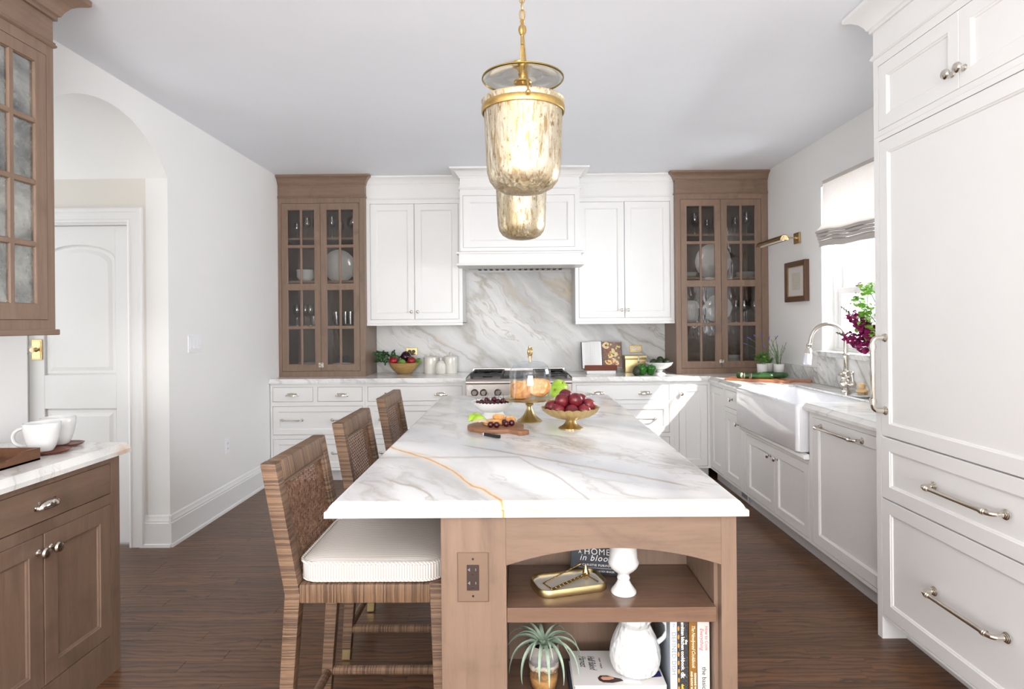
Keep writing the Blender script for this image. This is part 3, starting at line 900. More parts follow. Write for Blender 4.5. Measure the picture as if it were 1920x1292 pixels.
# ------------------------------------------------------------------ glass-fronted brown cabinets
def glass_door(x0, x1, z0, z1, root, rows, mat, pane, sw=.053, cols=2, mun=.014, y=0, hinge=False):
    """rows: list of (zlo, zhi) of the pane rows"""
    holes = []
    a, b = x0 + sw, x1 - sw
    cw = (b - a - mun * (cols - 1)) / cols
    for zl, zh in rows:
        for c in range(cols):
            xa = a + c * (cw + mun)
            holes.append((xa, xa + cw, zl, zh))
    d = frame_mesh(x0, x1, z0, z1, holes, y + .003, y + .02)
    # proud stiles and rails, thinner glazing bars
    big = []
    for zl, zh in ((rows[1][0], rows[0][1]), (rows[3][0], rows[2][1])) if len(rows) == 4 and abs(rows[1][0] - rows[2][1]) > .03 else ((rows[-1][0], rows[0][1]),):
        big.append((a, b, zl, zh))
    xs = sorted({x0, x1, *[h[0] for h in big], *[h[1] for h in big]}); zs = sorted({z0, z1, *[h[2] for h in big], *[h[3] for h in big]})
    for q in cells(xs, zs, big): d.box(q[0], q[1], y, y + .0035, q[2], q[3])
    do = d.build('door', mat, root, flat=True)
    for h in holes:
        # small sloped bead round every light, then the pane
        MB().loft([rloop(h[0], h[1], h[2], h[3], i, y + yy) for i, yy in ((-.0005, .003), (.004, .008), (.004, .0125))], False, False).build('glazing_bead', mat, do, flat=True)
        MB().box(h[0], h[1], y + .0125, y + .0155, h[2], h[3]).build('pane', pane, do, flat=True)
    return do
def glass_cab(label, x0, x1, left_wall):
    xm = (x0 + x1) / 2
    root = thing('glass_cabinet', label, 'cabinet', (xm, 5.64, .9145))
    Z = .9145
    z = lambda v: v - Z
    u0, u1 = x0 - xm, x1 - xm
    a, b = u0 + .03, u1 - .05
    if not left_wall: a, b = u0 + .045, u1 - .06
    c = (a + b) / 2
    frame_mesh(u0, u1, 0, z(2.58), [(a, b, z(.965), z(2.517))]).build('face_frame', M_wz, root, flat=True)
    mb = MB()
    mb.box(u0, u0 + .018, .0215, .458, 0, z(2.6)); mb.box(u1 - .018, u1, .0215, .458, 0, z(2.6))
    mb.box(u0 + .018, u1 - .018, .0215, .45, 0, z(.955)); mb.box(u0 + .018, u1 - .018, .0215, .45, z(2.52), z(2.6))
    mb.build('carcass', M_wz, root, flat=True)
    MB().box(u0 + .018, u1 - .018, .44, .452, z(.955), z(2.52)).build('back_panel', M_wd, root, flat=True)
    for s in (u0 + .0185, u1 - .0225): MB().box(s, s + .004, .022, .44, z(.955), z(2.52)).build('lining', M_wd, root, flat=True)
    for zz in (1.385, 1.805, 2.205): MB().box(u0 + .023, u1 - .023, .05, .44, z(zz) - .019, z(zz)).build('shelf', M_wx, root, flat=True)
    rows = [(z(2.129), z(2.457)), (z(1.772), z(2.108)), (z(1.380), z(1.716)), (z(1.027), z(1.357))]
    for q in ((a + .0028, c - .0016), (c + .0016, b - .0028)): glass_door(q[0], q[1], z(.968), z(2.514), root, rows, M_wz, M_pane)
    mb = MB(); mb.box(u0, u1, 0, .458, z(2.58), H - Z - .002)
    wrap(mb, BEAD, u0, u1, 0, .45, z(2.562), not left_wall, left_wall)
    mb.build('frieze', M_wx, root, ang=25)
    mb = MB(); wrap(mb, CROWN, u0, u1, 0, .45, z(2.688), not left_wall, left_wall, 1.05)
    mb.build('crown_moulding', M_wx, root, ang=25)
    # nickel latch
    lt = MB(); lx, lz = c, z(1.022)
    lt.box(lx - .024, lx - .002, -.004, 0, lz - .022, lz + .022); lt.box(lx + .002, lx + .024, -.004, 0, lz - .022, lz + .022)
    lt.tube([(lx - .018, -.008, lz), (lx + .018, -.008, lz)], .006, 8)
    lt.lathe([(.007, 0), (.006, .008), (.01, .013), (.006, .018), (0, .018)], 10, T(lx + .008, -.006, lz) @ RX(PI / 2))
    lt.build('latch', M_nickel, root, bevel=.0008)
    return root
glass_cab('tall brown glass-door cabinet on the counter against the left wall', -2.208, -1.405, True)
glass_cab('tall brown glass-door cabinet on the counter against the right wall', 1.453, 2.297, False)

# ------------------------------------------------------------------ refrigerator and the cabinet over it
XG = 1.585
fr = thing('refrigerator', 'tall white panel-front refrigerator with nickel bar handles', 'refrigerator', (XG, 2.21, 0), -PI / 2)
g = lambda y: 2.21 - y
f0, f1 = g(2.735), g(1.70)
E1 = g(2.70); E2 = g(1.735)
frame_mesh(f0, f1, .10, 2.195, [(E1, E2, .108, 2.174)]).build('face_frame', M_cab, fr, flat=True)
MB().box(f0, f1, .0215, .71, .10, 2.195).build('body', M_cabin, fr, flat=True)
mb = MB(); mb.box(f0, f0 + .035, 0, .71, 0, .10); mb.box(f0 + .035, f1, .105, .71, 0, .10)
mb.build('toe_kick', M_cab, fr, flat=True)
G = .003
dm = shaker('door', E1 + G, E2 - G, .893, 2.171, fr, M_cab, .055)
dr1 = shaker('drawer', E1 + G, E2 - G, .622, .887, fr, M_cab, .055)
dr2 = shaker('drawer', E1 + G, E2 - G, .110, .616, fr, M_cab, .055)
bar((g(2.662), 1.003), (g(2.662), 1.318), dm, r=.0105, out=.055, fl=.019, name='door_handle')
bar((g(2.362), .757), (g(2.013), .757), dr1, r=.0085, out=.05, fl=.018)
bar((g(2.362), .355), (g(2.013), .355), dr2, r=.0085, out=.05, fl=.018)
ov = thing('wall_cabinet', 'white two-door cabinet with crown moulding above the refrigerator', 'cabinet', (XG, 2.21, 2.1955), -PI / 2)
z = lambda v: v - 2.1955
frame_mesh(f0, f1, 0, z(2.53), [(E1, E2, z(2.219), z(2.503))]).build('face_frame', M_cab, ov, flat=True)
MB().box(f0, f1, .0215, .71, 0, H - 2.1955 - .002).build('carcass', M_cabin, ov, flat=True)
mid = g(2.209)
for a, b, s in ((E1 + G, mid - .001, -1), (mid + .001, E2 - G, 1)):
    d = shaker('door', a, b, z(2.221), z(2.501), ov, M_cab, .055)
    knob(mid + s * .03, z(2.283), d, s=1.25)
mb = MB(); mb.box(f0, f1, 0, .03, z(2.53), H - 2.1955 - .002)
wrap(mb, BEAD, f0, f1, 0, .70, z(2.54), True, False)
wrap(mb, CROWN, f0, f1, 0, .70, z(2.665), True, False, 1.6, 1.29)
mb.build('crown_moulding', M_cab, ov, ang=25)

# ------------------------------------------------------------------ brown hutch on the left: base, marble top, upper glass cabinet
XH = -1.64
def hh(ym): return lambda y: y - ym
hb = base_cab('brown stained cabinet with drawer and two doors in the left foreground', 1.72, 2.50, (XH, 2.11, 0), PI / 2, hh(2.11),
    [dict(r=(1.773, 2.447, .724, .848), k='slab', cups=[(2.112, .785)]),
     dict(r=(1.773, 2.098, .155, .684), k='door', sw=.06, knobs=[(2.072, .625)], ks=1.25), dict(r=(2.098, 2.447, .155, .684), k='door', sw=.06, knobs=[(2.128, .625)], ks=1.25)],
    depth=.565, mat=M_wz, toe=False, matx=M_wx)
MAR_h = marble('calacatta_hutch', rot=(0, 0, 1.0), s=1.3, veins=.4, golds=.9, gold=(196, 140, 66), cloud=.6, off=(1.2, .7, 0), base=(240, 238, 233), rough=.15)
counter('countertop', 'white marble top of the brown cabinet in the left foreground', [(-2.205, -1.612, 1.70, 2.535, '+x')], MAR_h)
def mirror():
    m = NT('antique_mirror')
    n = m.noise(m.coord(rnd=3), 5, 5, .6, 1.0); n2 = m.noise(m.coord(rnd=3), 40, 3)
    col = m.mix(m.mapr(n, .35, .65), rgba((196, 196, 190)), rgba((128, 130, 130)))
    m.P(Base_Color=col, Metallic=.9, Roughness=m.mapr(n2, .3, .7, .16, .34))
    return m.m
M_mirror = mirror()
XU = -1.885
hu = thing('wall_cabinet', 'brown upper cabinet with antiqued mirror panes in the left foreground', 'cabinet', (XU, 2.11, 1.362), PI / 2)
z = lambda v: v - 1.362
w0, w1 = -.39, .372
frame_mesh(w0, w1, z(1.385), z(2.53), [(-.335, .335, z(1.422), z(2.486))]).build('face_frame', M_wz, hu, flat=True)
MB().box(w0, w1, .0215, .322, z(1.385), H - 1.362 - .002).build('carcass', M_wz, hu, flat=True)
p0, ph, pg = 1.484, .2265, .0165
rows = [(z(p0 + k * (ph + pg)), z(p0 + k * (ph + pg) + ph)) for k in range(4)][::-1]
for q in ((-.333, -.001), (.001, .333)): glass_door(q[0], q[1], z(1.424), z(2.484), hu, rows, M_wz, M_mirror, sw=.052, mun=.018)
mb = MB(); mb.box(w0, w1, 0, .322, z(2.53), H - 1.362 - .002)
wrap(mb, BEAD, w0, w1, 0, .322, z(2.53), True, True)
mb.build('frieze', M_wx, hu, ang=25)
mb = MB(); wrap(mb, CROWN, w0, w1, 0, .322, z(2.645), True, True, 1.7, 1.53)
mb.build('crown_moulding', M_wx, hu, ang=25)
MB().box(w0 - .006, w1 + .012, -.012, .322, 0, .023).build('light_rail', M_wx, hu, bevel=.003)

# ------------------------------------------------------------------ island
ISL = thing('kitchen_island', 'brown stained wooden island with open arched shelves at its near end', 'island', (.185, 2.82, 0))
ix, iy = .185, 2.82
X = lambda v: v - ix
Y = lambda v: v - iy
I0, I1, J0, J1 = -.214, .585, 1.66, 4.00
# near end: wide stile with outlet, narrow stile, arched rail
MB().box(X(I0), X(-.037), Y(J0), Y(J0 + .03), 0, .874).build('stile', M_wz, ISL, bevel=.001)
MB().box(X(.543), X(I1), Y(J0), Y(J0 + .03), 0, .874).build('stile', M_wz, ISL, bevel=.001)
x0, x1 = -.037, .543
ac, ah, ze = (x0 + x1) / 2, (x1 - x0) / 2, .738
rise = .046
Rr = (ah * ah + rise * rise) / (2 * rise)
th = math.asin(ah / Rr)
pts = [(X(ac + Rr * math.sin(-th + 2 * th * k / 28)), ze + rise - Rr + Rr * math.cos(-th + 2 * th * k / 28)) for k in range(29)]
MB().prism([(X(x1), .874), (X(x0), .874)] + pts, 'y', Y(J0), Y(J0 + .03)).build('arched_rail', M_wx, ISL, ang=20)
MB().box(X(x0), X(x1), Y(J0), Y(J0 + .03), 0, .30).build('bottom_rail', M_wx, ISL, bevel=.001)
MB().box(X(x0) - .002, X(x1 - .011), Y(J0 + .03), Y(1.962), .30, .32).build('compartment_floor', M_wshelf, ISL, flat=True)
MB().box(X(x0) + .0005, X(.531), Y(J0 + .003), Y(1.962), .581, .621).build('shelf', M_wshelf, ISL, bevel=.0015)
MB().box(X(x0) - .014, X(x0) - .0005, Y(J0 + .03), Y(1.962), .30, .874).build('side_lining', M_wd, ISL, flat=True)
MB().box(X(.5325), X(.5445), Y(J0 + .03), Y(1.962), .30, .874).build('side_lining', M_wz, ISL, flat=True)
MB().box(X(x0), X(.532), Y(1.962), Y(1.975), .30, .874).build('back_lining', M_wz, ISL, flat=True)
mb = MB(); mb.box(X(I0) + .002, X(I1) - .002, Y(1.976), Y(J1), 0, .874); mb.box(X(I0) + .002, X(x0) - .0145, Y(J0 + .03), Y(1.976), 0, .874); mb.box(X(.545), X(I1) - .002, Y(J0 + .03), Y(1.976), 0, .874)
mb.build('body', M_wz, ISL, flat=True)
# bronze outlet
po = thing('outlet', 'bronze duplex outlet with brown cover on the end of the island', 'outlet', (-.127, J0, .708))
MB().loft([[(sx * (w), -y, sz * (h)) for sx, sz in ((-1, -1), (1, -1), (1, 1), (-1, 1))] for w, h, y in ((.0425, .0665, 0), (.0425, .0665, .003), (.040, .064, .0055))]).build('cover_plate', plain('bronze_plate', (128, 104, 86), .42, .2), po, flat=True)
rc = MB().box(-.0165, .0165, -.0075, -.004, -.0345, .0345).build('receptacle', plain('bronze_dark', (54, 38, 32), .4), po, bevel=.001)
mb = MB()
for zz in (.018, -.018):
    mb.box(-.010, -.008, -.0085, -.007, zz, zz + .008); mb.box(-.0135, -.008, -.0085, -.007, zz + .003, zz + .0048); mb.box(.007, .0085, -.0085, -.007, zz + .001, zz + .007)
mb.build('slot', plain('slot_grey', (150, 150, 156), .4), rc, flat=True)
mb = MB()
for zz in (.018, -.018): mb.lathe([(.0026, 0), (0, .001)], 10, T(-.001, -.0075, zz - .008) @ RX(PI / 2))
mb.build('ground_hole', M_black, rc)
for zz in (.050, -.050): MB().lathe([(.003, 0), (.0026, .0015), (0, .002)], 10, T(0, -.0055, zz) @ RX(PI / 2)).build('screw', M_black, po)

# marble top with its own named veins
G0 = (188, 190, 194)
MAR_i = marble('calacatta_island', rot=(0, 0, .98), base=(238, 237, 235), grey=(186, 187, 190), vein=(160, 150, 138), s=1.15, stretch=(.8, 2.4, 1), cloud=.75, veins=.55, golds=.1, rough=.16, off=(.3, 1.1, 0), special=[
    ('x', [(-.62, 2.84), (-.216, 2.43), (-.026, 2.27), (.158, 2.12), (.347, 1.95), (.456, 1.85), (.60, 1.70)], .30, (186, 188, 193), .75, -1, .5),
    ('x', [(-.62, 2.78), (-.216, 2.417), (-.026, 2.262), (.158, 2.102), (.347, 1.934), (.456, 1.835), (.60, 1.69)], .022, (160, 148, 128), .75, -.25, .52),
    ('x', [(-.40, 2.20), (-.335, 2.099), (-.202, 1.882), (-.136, 1.70), (-.11, 1.60)], .13, (190, 189, 186), .75, -1, 1),
    ('x', [(0.0, 2.2), (.048, 2.065), (.112, 1.94), (.157, 1.782), (.2, 1.62)], .03, (176, 172, 168), .7, -1, 1),
    ('x', [(-.45, 1.95), (-.369, 1.854), (-.284, 1.775), (-.231, 1.66)], .02, (160, 148, 134), .75, -.45, -.2),
    ('x', [(-.3, 3.6), (0, 3.35), (.25, 3.1), (.6, 2.75)], .16, (188, 190, 194), .6, -1, 1),
    ('x', [(-.431, 2.303), (-.338, 2.244), (-.235, 2.154)], .014, (222, 176, 110), .7, -.43, -.22),
    ('x', [(-.106, 1.771), (-.07, 1.847), (-.039, 1.91)], .012, (216, 160, 120), .55, -.105, -.045),
    ('x', [(-.53, 2.43), (-.431, 2.303), (-.378, 2.245), (-.248, 2.058), (-.181, 1.914), (-.14, 1.818), (-.106, 1.771), (-.072, 1.705), (-.049, 1.660), (-.036, 1.62)], .07, (228, 206, 166), .55, -1, 1),
    ('x', [(-.53, 2.43), (-.431, 2.303), (-.378, 2.245), (-.248, 2.058), (-.181, 1.914), (-.14, 1.818), (-.106, 1.771), (-.072, 1.705), (-.049, 1.660), (-.036, 1.62)], .016, (206, 138, 52), .9, -1, 1),
])
SX0, SX1, SY0_, SY1_ = -.525, .612, 1.640, 4.095
prof = [(0, .874), (0, .8895), (.002, .8915), (.008, .892), (.0082, .895), (.010, .900), (.018, .910), (.024, .9135), (.027, .914)]
# front face and top share one slab; the veins run over the edge
mb = MB()
mb.loft([[(SX0 + o, SY0_ + o, z), (SX1 - o, SY0_ + o, z), (SX1 - o, SY1_ - o, z), (SX0 + o, SY1_ - o, z)] for o, z in prof])
tag(mb.build('island_countertop', MAR_i, None, ang=25), 'white marble island slab with orange and grey veins', 'countertop')

# ------------------------------------------------------------------ rattan stools
def rattan(name, axis, per=.0042):
    m = NT(name)
    v = m.coord()
    c = m.sep(v)
    i = {'x': 0, 'y': 1, 'z': 2}[axis]
    wob = m.math('MULTIPLY', m.math('SUBTRACT', m.noise(v, 26, 2), .5), .004)
    t = m.math('DIVIDE', m.math('ADD', c[i], wob), per)
    fr = m.math('FRACT', t)
    h = m.math('SUBTRACT', 1.0, m.math('POWER', m.math('ABSOLUTE', m.math('SUBTRACT', m.math('MULTIPLY', fr, 2.0), 1.0)), 3.0))
    cell = m.n('TexWhiteNoise', noise_dimensions='1D'); m.l(m.math('FLOOR', t), cell.inputs['W'])
    big = m.noise(v, 9, 3)
    k = m.math('ADD', m.math('MULTIPLY', cell.outputs[0], .65), m.math('MULTIPLY', big, .5))
    col = m.ramp(k, [(.12, rgba((66, 49, 37))), (.42, rgba((106, 80, 60))), (.72, rgba((142, 111, 84))), (1.0, rgba((94, 70, 54)))])
    col = m.mix(m.math('MULTIPLY', m.mapr(h, .55, .0), .8), col, rgba((58, 38, 28)))
    m.P(Base_Color=col, Roughness=.42)
    m.bump(h, .6, .0016)
    return m.m
M_rx, M_ry, M_rz = rattan('rattan_wrap_x', 'x'), rattan('rattan_wrap_y', 'y'), rattan('rattan_wrap_z', 'z')
def cane():
    m = NT('woven_cane')
    v = m.coord()
    n = m.noise(v, 60, 3)
    col = m.ramp(n, [(.3, rgba((80, 54, 40))), (.5, rgba((124, 90, 66))), (.7, rgba((156, 120, 92)))])
    m.P(Base_Color=col, Roughness=.45)
    return m.m
M_cane = cane()
def ticking():
    m = NT('ticking_stripe')
    v = m.coord()
    c = m.sep(v)
    ge = m.n('NewGeometry')
    nn = m.n('VectorMath', operation='ABSOLUTE'); m.l(ge.outputs['Normal'], nn.inputs[0])
    an = m.sep(nn.outputs[0])
    side = m.math('GREATER_THAN', an[1], .72)
    u = m.n('Mix', data_type='FLOAT'); m.l(side, u.inputs[0]); m.l(c[1], u.inputs[2]); m.l(c[0], u.inputs[3])
    fr = m.math('FRACT', m.math('DIVIDE', u.outputs[0], .0078))
    s = m.math('LESS_THAN', fr, .42)
    fine = m.math('LESS_THAN', m.math('ABSOLUTE', m.math('SUBTRACT', fr, .7)), .05)
    w = m.noise(v, 900, 2)
    col = m.mix(s, rgba((234, 231, 226)), rgba((186, 171, 155)))
    col = m.mix(m.math('MULTIPLY', fine, .35), col, rgba((190, 176, 160)))
    m.P(Base_Color=col, Roughness=.9)
    m.bump(m.noise(m.coord(), 14, 3), .25, .006)
    return m.m
M_tick = ticking()
def rope():
    m = NT('ticking_cord')
    c = m.sep(m.coord())
    fr = m.math('FRACT', m.math('DIVIDE', m.math('ADD', m.math('ADD', c[0], c[1]), c[2]), .012))
    m.P(Base_Color=m.mix(m.math('LESS_THAN', fr, .45), rgba((238, 236, 231)), rgba((192, 178, 162))), Roughness=.9)
    return m.m
M_cord = rope()

def make_stool():
    s = thing('counter_stool', 'nearest rattan counter stool with cane back and cushion', 'stool', (-.48, 2.035, 0), 0, 'rattan counter stools along the island')
    HW = .235; W = .045
    def bx(z):   # outer back line of the rear post
        return -.215 - .070 * max(0, (z - .60) / .386) - .04 * max(0, (.60 - z) / .60)
    for sy in (-1, 1):
        yc = sy * (HW - W / 2)
        t = MB()
        zs = [.045, .30, .565, .60, .63, .72, .84, .986]
        loops = []
        for z in zs:
            k = 1 if z > .56 else .80 + .20 * z / .56
            wx = .046 * k; wy = W * k
            x = bx(z); yy = yc
            loops.append([(x, yy - wy / 2, z), (x + wx, yy - wy / 2, z), (x + wx, yy + wy / 2, z), (x, yy + wy / 2, z)])
        t.loft(loops)
        t.build('rear_leg', M_rz, s, bevel=.005, seg=2)
        ft = MB(); x = bx(.02)
        ft.loft([[(x + a + .003, yc + b, z) for a, b in ((0, -.017), (.034, -.017), (.034, .017), (0, .017))] for x, z in ((bx(0), .004), (bx(.046), .046))])
        ft.lathe([(.008, 0), (.008, .004)], 10, T(bx(0) + .02, yc, 0))
        ft.build('foot_cap', M_satin, s, bevel=.001)
        fl = MB()
        fl.loft([[(.255 + dx - wx, yc - wy / 2, z), (.255 + dx, yc - wy / 2, z), (.255 + dx, yc + wy / 2, z), (.255 + dx - wx, yc + wy / 2, z)] for z, wx, wy, dx in ((.045, .034, .036, .012), (.30, .038, .04, .006), (.63, .042, .044, 0))])
        fl.build('front_leg', M_rz, s, bevel=.005, seg=2)
        ft = MB().loft([[(.233 + a * 16 + .012, yc + b * 17, z) for a, b in ((-1e0, -1), (1, -1), (1, 1), (-1, 1))] for z in (.004, .046)])
        ft.v = [(.249 + (-.016 if v[0] < .249 else .016), yc + (-.017 if v[1] < yc else .017), v[2]) for v in ft.v]
        ft.build('foot_cap', M_satin, s, bevel=.001)
    # seat frame
    for sy in (-1, 1): MB().box(-.172, .215, sy * (HW - .022) - .02, sy * (HW - .022) + .02, .572, .628).build('seat_rail', M_rx, s, bevel=.006, seg=2)
    MB().box(.214, .254, -HW + .044, HW - .044, .572, .628).build('seat_rail', M_ry, s, bevel=.006, seg=2)
    MB().box(-.212, -.172, -HW + .044, HW - .044, .572, .628).build('seat_rail', M_ry, s, bevel=.006, seg=2)
    MB().box(-.174, .215, -HW + .04, HW - .04, .60, .616).build('seat_panel', M_cane, s, flat=True)
    # top rail
    t = MB()
    t.loft([[(bx(z) + a, y, z) for z, a in ((.925, .0), (.925, .046), (.986, .046), (.986, 0))] for y in (-HW + W, HW - W)])
    t.build('top_rail', M_ry, s, bevel=.007, seg=2)
    # stretchers
    for sy in (-1, 1): MB().tube([(bx(.125) + .03, sy * (HW - .022), .125), (.23, sy * (HW - .022), .125)], .016, 10).build('stretcher', M_rx, s)
    MB().tube([(bx(.125) + .022, -HW + .03, .125), (bx(.125) + .022, HW - .03, .125)], .015, 10).build('stretcher', M_ry, s)
    MB().tube([(.238, -HW + .03, .19), (.238, HW - .03, .19)], .016, 10).build('stretcher', M_ry, s)
    # inner border and woven panel
    y0, y1, z0, z1 = -HW + .044, HW - .044, .628, .926
    fr = MB()
    for sy in (-1, 1):
        fr.tube([(bx(z) + .034, sy * (HW - .051), z) for z in (.63, .75, .87, .926)], .008, 8)
    fr.tube([(bx(.918) + .034, y0, .918), (bx(.918) + .034, y1, .918)], .008, 8)
    fr.build('panel_border', M_rz, s)
    c = MB()
    ny, nz = 30, 25
    dy, dz = (y1 - y0) / ny, (z1 - z0) / nz
    for i in range(ny):
        yy = y0 + (i + .5) * dy
        for off in (-.0021, .0021):
            L = []
            for k in range(2 * nz + 1):
                z = z0 + k * dz / 2
                wv = .0017 * (0 if k % 2 == 0 else (1 if (k // 2 + i) % 2 else -1))
                x = bx(z) + .026 + wv
                L.append([(x - .0006, yy + off - .0013, z), (x + .0006, yy + off - .0013, z), (x + .0006, yy + off + .0013, z), (x - .0006, yy + off + .0013, z)])
            c.loft(L[::1], False, False)
    for k in range(nz):
        z = z0 + (k + .5) * dz
        L = []
        for i in range(2 * ny + 1):
            yy = y0 + i * dy / 2
            wv = -.0017 * (0 if i % 2 == 0 else (1 if (k + i // 2) % 2 else -1))
            x = bx(z) + .026 + wv
            L.append([(x - .0006, yy, z - .0026), (x + .0006, yy, z - .0026), (x + .0006, yy, z + .0026), (x - .0006, yy, z + .0026)])
        c.loft(L, False, False)
    o = c.build('woven_panel', M_cane, s, flat=True)
    o['kind'] = 'stuff'
    return s
def make_cushion():
    cs = thing('seat_cushion', 'striped seat cushion on the nearest stool', 'cushion', (-.445, 2.035, .629), 0, 'striped cushions on the counter stools')
    def outline(ins, n=10, rc=.06):
        hx, hy = .215 - ins, .222 - ins
        r = rc
        P = []
        for cx, cy, a in ((hx - r, hy - r, 0), (-hx + r, hy - r, PI / 2), (-hx + r, -hy + r, PI), (hx - r, -hy + r, 3 * PI / 2)):
            for k in range(n + 1):
                t = a + PI / 2 * k / n
                P.append((cx + r * math.cos(t), cy + r * math.sin(t)))
        return P
    prof = [(.012, .0), (.002, .004), (0, .012), (0, .048), (.002, .054), (.008, .059), (.03, .064), (.08, .068), (.15, .070)]
    mb = MB().loft([[(x, y, z) for x, y in outline(i, rc=max(.012, .055 - i * .3))] for i, z in prof])
    mb.build('cover', M_tick, cs, ang=50)
    for z in (.006, .0565):
        MB().tube([(x, y, z) for x, y in outline(-.0015 if z > .02 else .001)], .0045, 6, closed=True).build('piping', M_cord, cs)
    return cs
st = make_stool(); cu = make_cushion()
dup(st, (-.49, 2.765, 0), 0, 'second rattan counter stool, middle of the three at the island')
dup(cu, (-.455, 2.765, .629), 0, 'striped seat cushion on the middle stool')
dup(st, (-.50, 3.60, 0), 0, 'rattan counter stool at the far end of the island')
dup(cu, (-.465, 3.60, .629), 0, 'striped seat cushion on the farthest stool')

# ------------------------------------------------------------------ bell jar pendants
def mercury():
    m = NT('mercury_glass')
    v = m.coord(rnd=2)
    big = m.noise(m.coord(scale=(1, 1, .45), rnd=2), 7, 4, .6, .6)
    st_ = m.noise(m.coord(scale=(2.2, 2.2, .35), rnd=2), 42, 5, .65, .4)
    fl = m.noise(m.coord(scale=(1.4, 1.4, .7), rnd=2), 55, 5, .7)
    col = m.mix(m.mapr(big, .35, .65), rgba((232, 226, 210)), rgba((214, 194, 154)))
    col = m.mix(m.math('MULTIPLY', m.mapr(st_, .53, .62), .85), col, rgba((188, 156, 102)))
    col = m.mix(m.math('MULTIPLY', m.mapr(fl, .57, .64), .75), col, rgba((132, 98, 54)))
    sil = m.mapr(st_, .40, .52)
    m.P(Base_Color=col, Metallic=m.mapr(sil, 0, 1, .4, .8), Roughness=m.mapr(st_, .35, .65, .22, .5))
    m.bump(m.noise(v, 16, 3), .12, .004)
    tl = m.n('BsdfTranslucent'); m.l(col, tl.inputs[0])
    mx = m.n('MixShader'); m.set(mx.inputs[0], m.mapr(st_, .4, .65, .10, .28))
    m.l(m.b.outputs[0], mx.inputs[1]); m.l(tl.outputs[0], mx.inputs[2]); m.l(mx.outputs[0], m.out.inputs[0])
    return m.m
M_merc = mercury()
M_lid = thinglass('mercury_lid', tint=(240, 239, 236), lo=.12, hi=.7, rough=.06, wav=.06, wsc=10, gloss=(250, 248, 242))
def make_pendant():
    p = thing('pendant_light', 'near mercury-glass bell pendant with gold fittings above the island', 'pendant light', (.024, 2.10, 1.835), 0, 'bell pendants over the island')
    Z = lambda v: v - 1.835
    prof = [(0, Z(1.836)), (.040, Z(1.837)), (.075, Z(1.844)), (.100, Z(1.858)), (.117, Z(1.880)), (.125, Z(1.908)), (.128, Z(1.95)), (.131, Z(2.03)), (.134, Z(2.11)), (.136, Z(2.125)), (.139, Z(2.142)), (.143, Z(2.150)), (.141, Z(2.153)), (.136, Z(2.148)), (.131, Z(2.125)), (.128, Z(2.03)), (.125, Z(1.95)), (.120, Z(1.90)), (.10, Z(1.865)), (.06, Z(1.848)), (0, Z(1.843))]
    MB().lathe(prof, 64).build('bell_jar', M_merc, p, ang=60)
    MB().lathe([(.137, Z(2.110)), (.1405, Z(2.110)), (.1425, Z(2.114)), (.1425, Z(2.130)), (.1405, Z(2.134)), (.137, Z(2.134)), (.137, Z(2.110))], 64, cap=False).build('gold_band', M_gold, p)
    lid = [(.012, Z(2.232)), (.06, Z(2.240)), (.11, Z(2.236)), (.137, Z(2.226)), (.1395, Z(2.228)), (.137, Z(2.232)), (.11, Z(2.241)), (.06, Z(2.246)), (.012, Z(2.238))]
    l = MB().lathe(lid, 64, cap=False).build('smoke_lid', M_lid, p, ang=60)
    MB().lathe([(.1365, Z(2.2255)), (.1405, Z(2.227)), (.1405, Z(2.231)), (.1365, Z(2.2325)), (.1365, Z(2.2255))], 64, cap=False).build('rim', metal('lid_rim', (176, 152, 80), .3, .05) if 'lid_rim' not in bpy.data.materials else bpy.data.materials['lid_rim'], l)
    MB().lathe([(0, Z(2.212)), (.028, Z(2.212)), (.031, Z(2.216)), (.031, Z(2.221)), (.014, Z(2.226)), (.012, Z(2.234)), (.016, Z(2.246)), (.010, Z(2.252)), (0, Z(2.252))], 32).build('disc_cap', M_gold, p)
    MB().lathe([(0, Z(2.14)), (.013, Z(2.14)), (.013, Z(2.18)), (.006, Z(2.185)), (.0045, Z(2.19)), (.0045, Z(2.345)), (.0065, Z(2.347)), (.0065, Z(2.372)), (.0045, Z(2.374)), (.006, Z(2.382)), (0, Z(2.382))], 20).build('stem', M_gold, p)
    MB().lathe([(0, Z(2.378)), (.008, Z(2.380)), (.0125, Z(2.388)), (.0145, Z(2.398)), (.0125, Z(2.408)), (.006, Z(2.414)), (.005, Z(2.42)), (.009, Z(2.426)), (.005, Z(2.433)), (0, Z(2.434))], 20).build('finial', M_gold, p)
    for a in (-PI / 2 + .10, PI / 2 + .10):
        ca, sa = math.cos(a), math.sin(a)
        w = MB()
        pts = [(.004 * ca, .004 * sa, Z(2.428)), (.010 * ca, .010 * sa, Z(2.425)), (.016 * ca, .016 * sa, Z(2.405))]
        for k in range(1, 13):
            t = k / 12
            rr = .016 + (.146 - .016) * (t ** 1.25)
            pts.append((rr * ca, rr * sa, Z(2.405 - (2.405 - 2.15) * t)))
        pts += [(.149 * ca, .149 * sa, Z(2.142)), (.149 * ca, .149 * sa, Z(2.128))]
        w.tube(pts, .0034, 8)
        w.sphere((.150 * ca, .150 * sa, Z(2.130)), .0085)
        w.build('hanger', M_gold, p)
    ch = MB(); zz = 2.434; k = 0
    links = []
    while zz < 2.725:
        Lk = .036
        ov = []
        for i in range(16):
            t = 2 * PI * i / 16
            u, v2 = .0085 * math.cos(t), (.0145 * math.sin(t)) + (.0035 if math.sin(t) > 0 else -.0035)
            ov.append((u, 0, v2) if k % 2 == 0 else (0, u, v2))
        links.append((zz + .016, ov)); zz += .0285; k += 1
    o0 = None
    chain = None
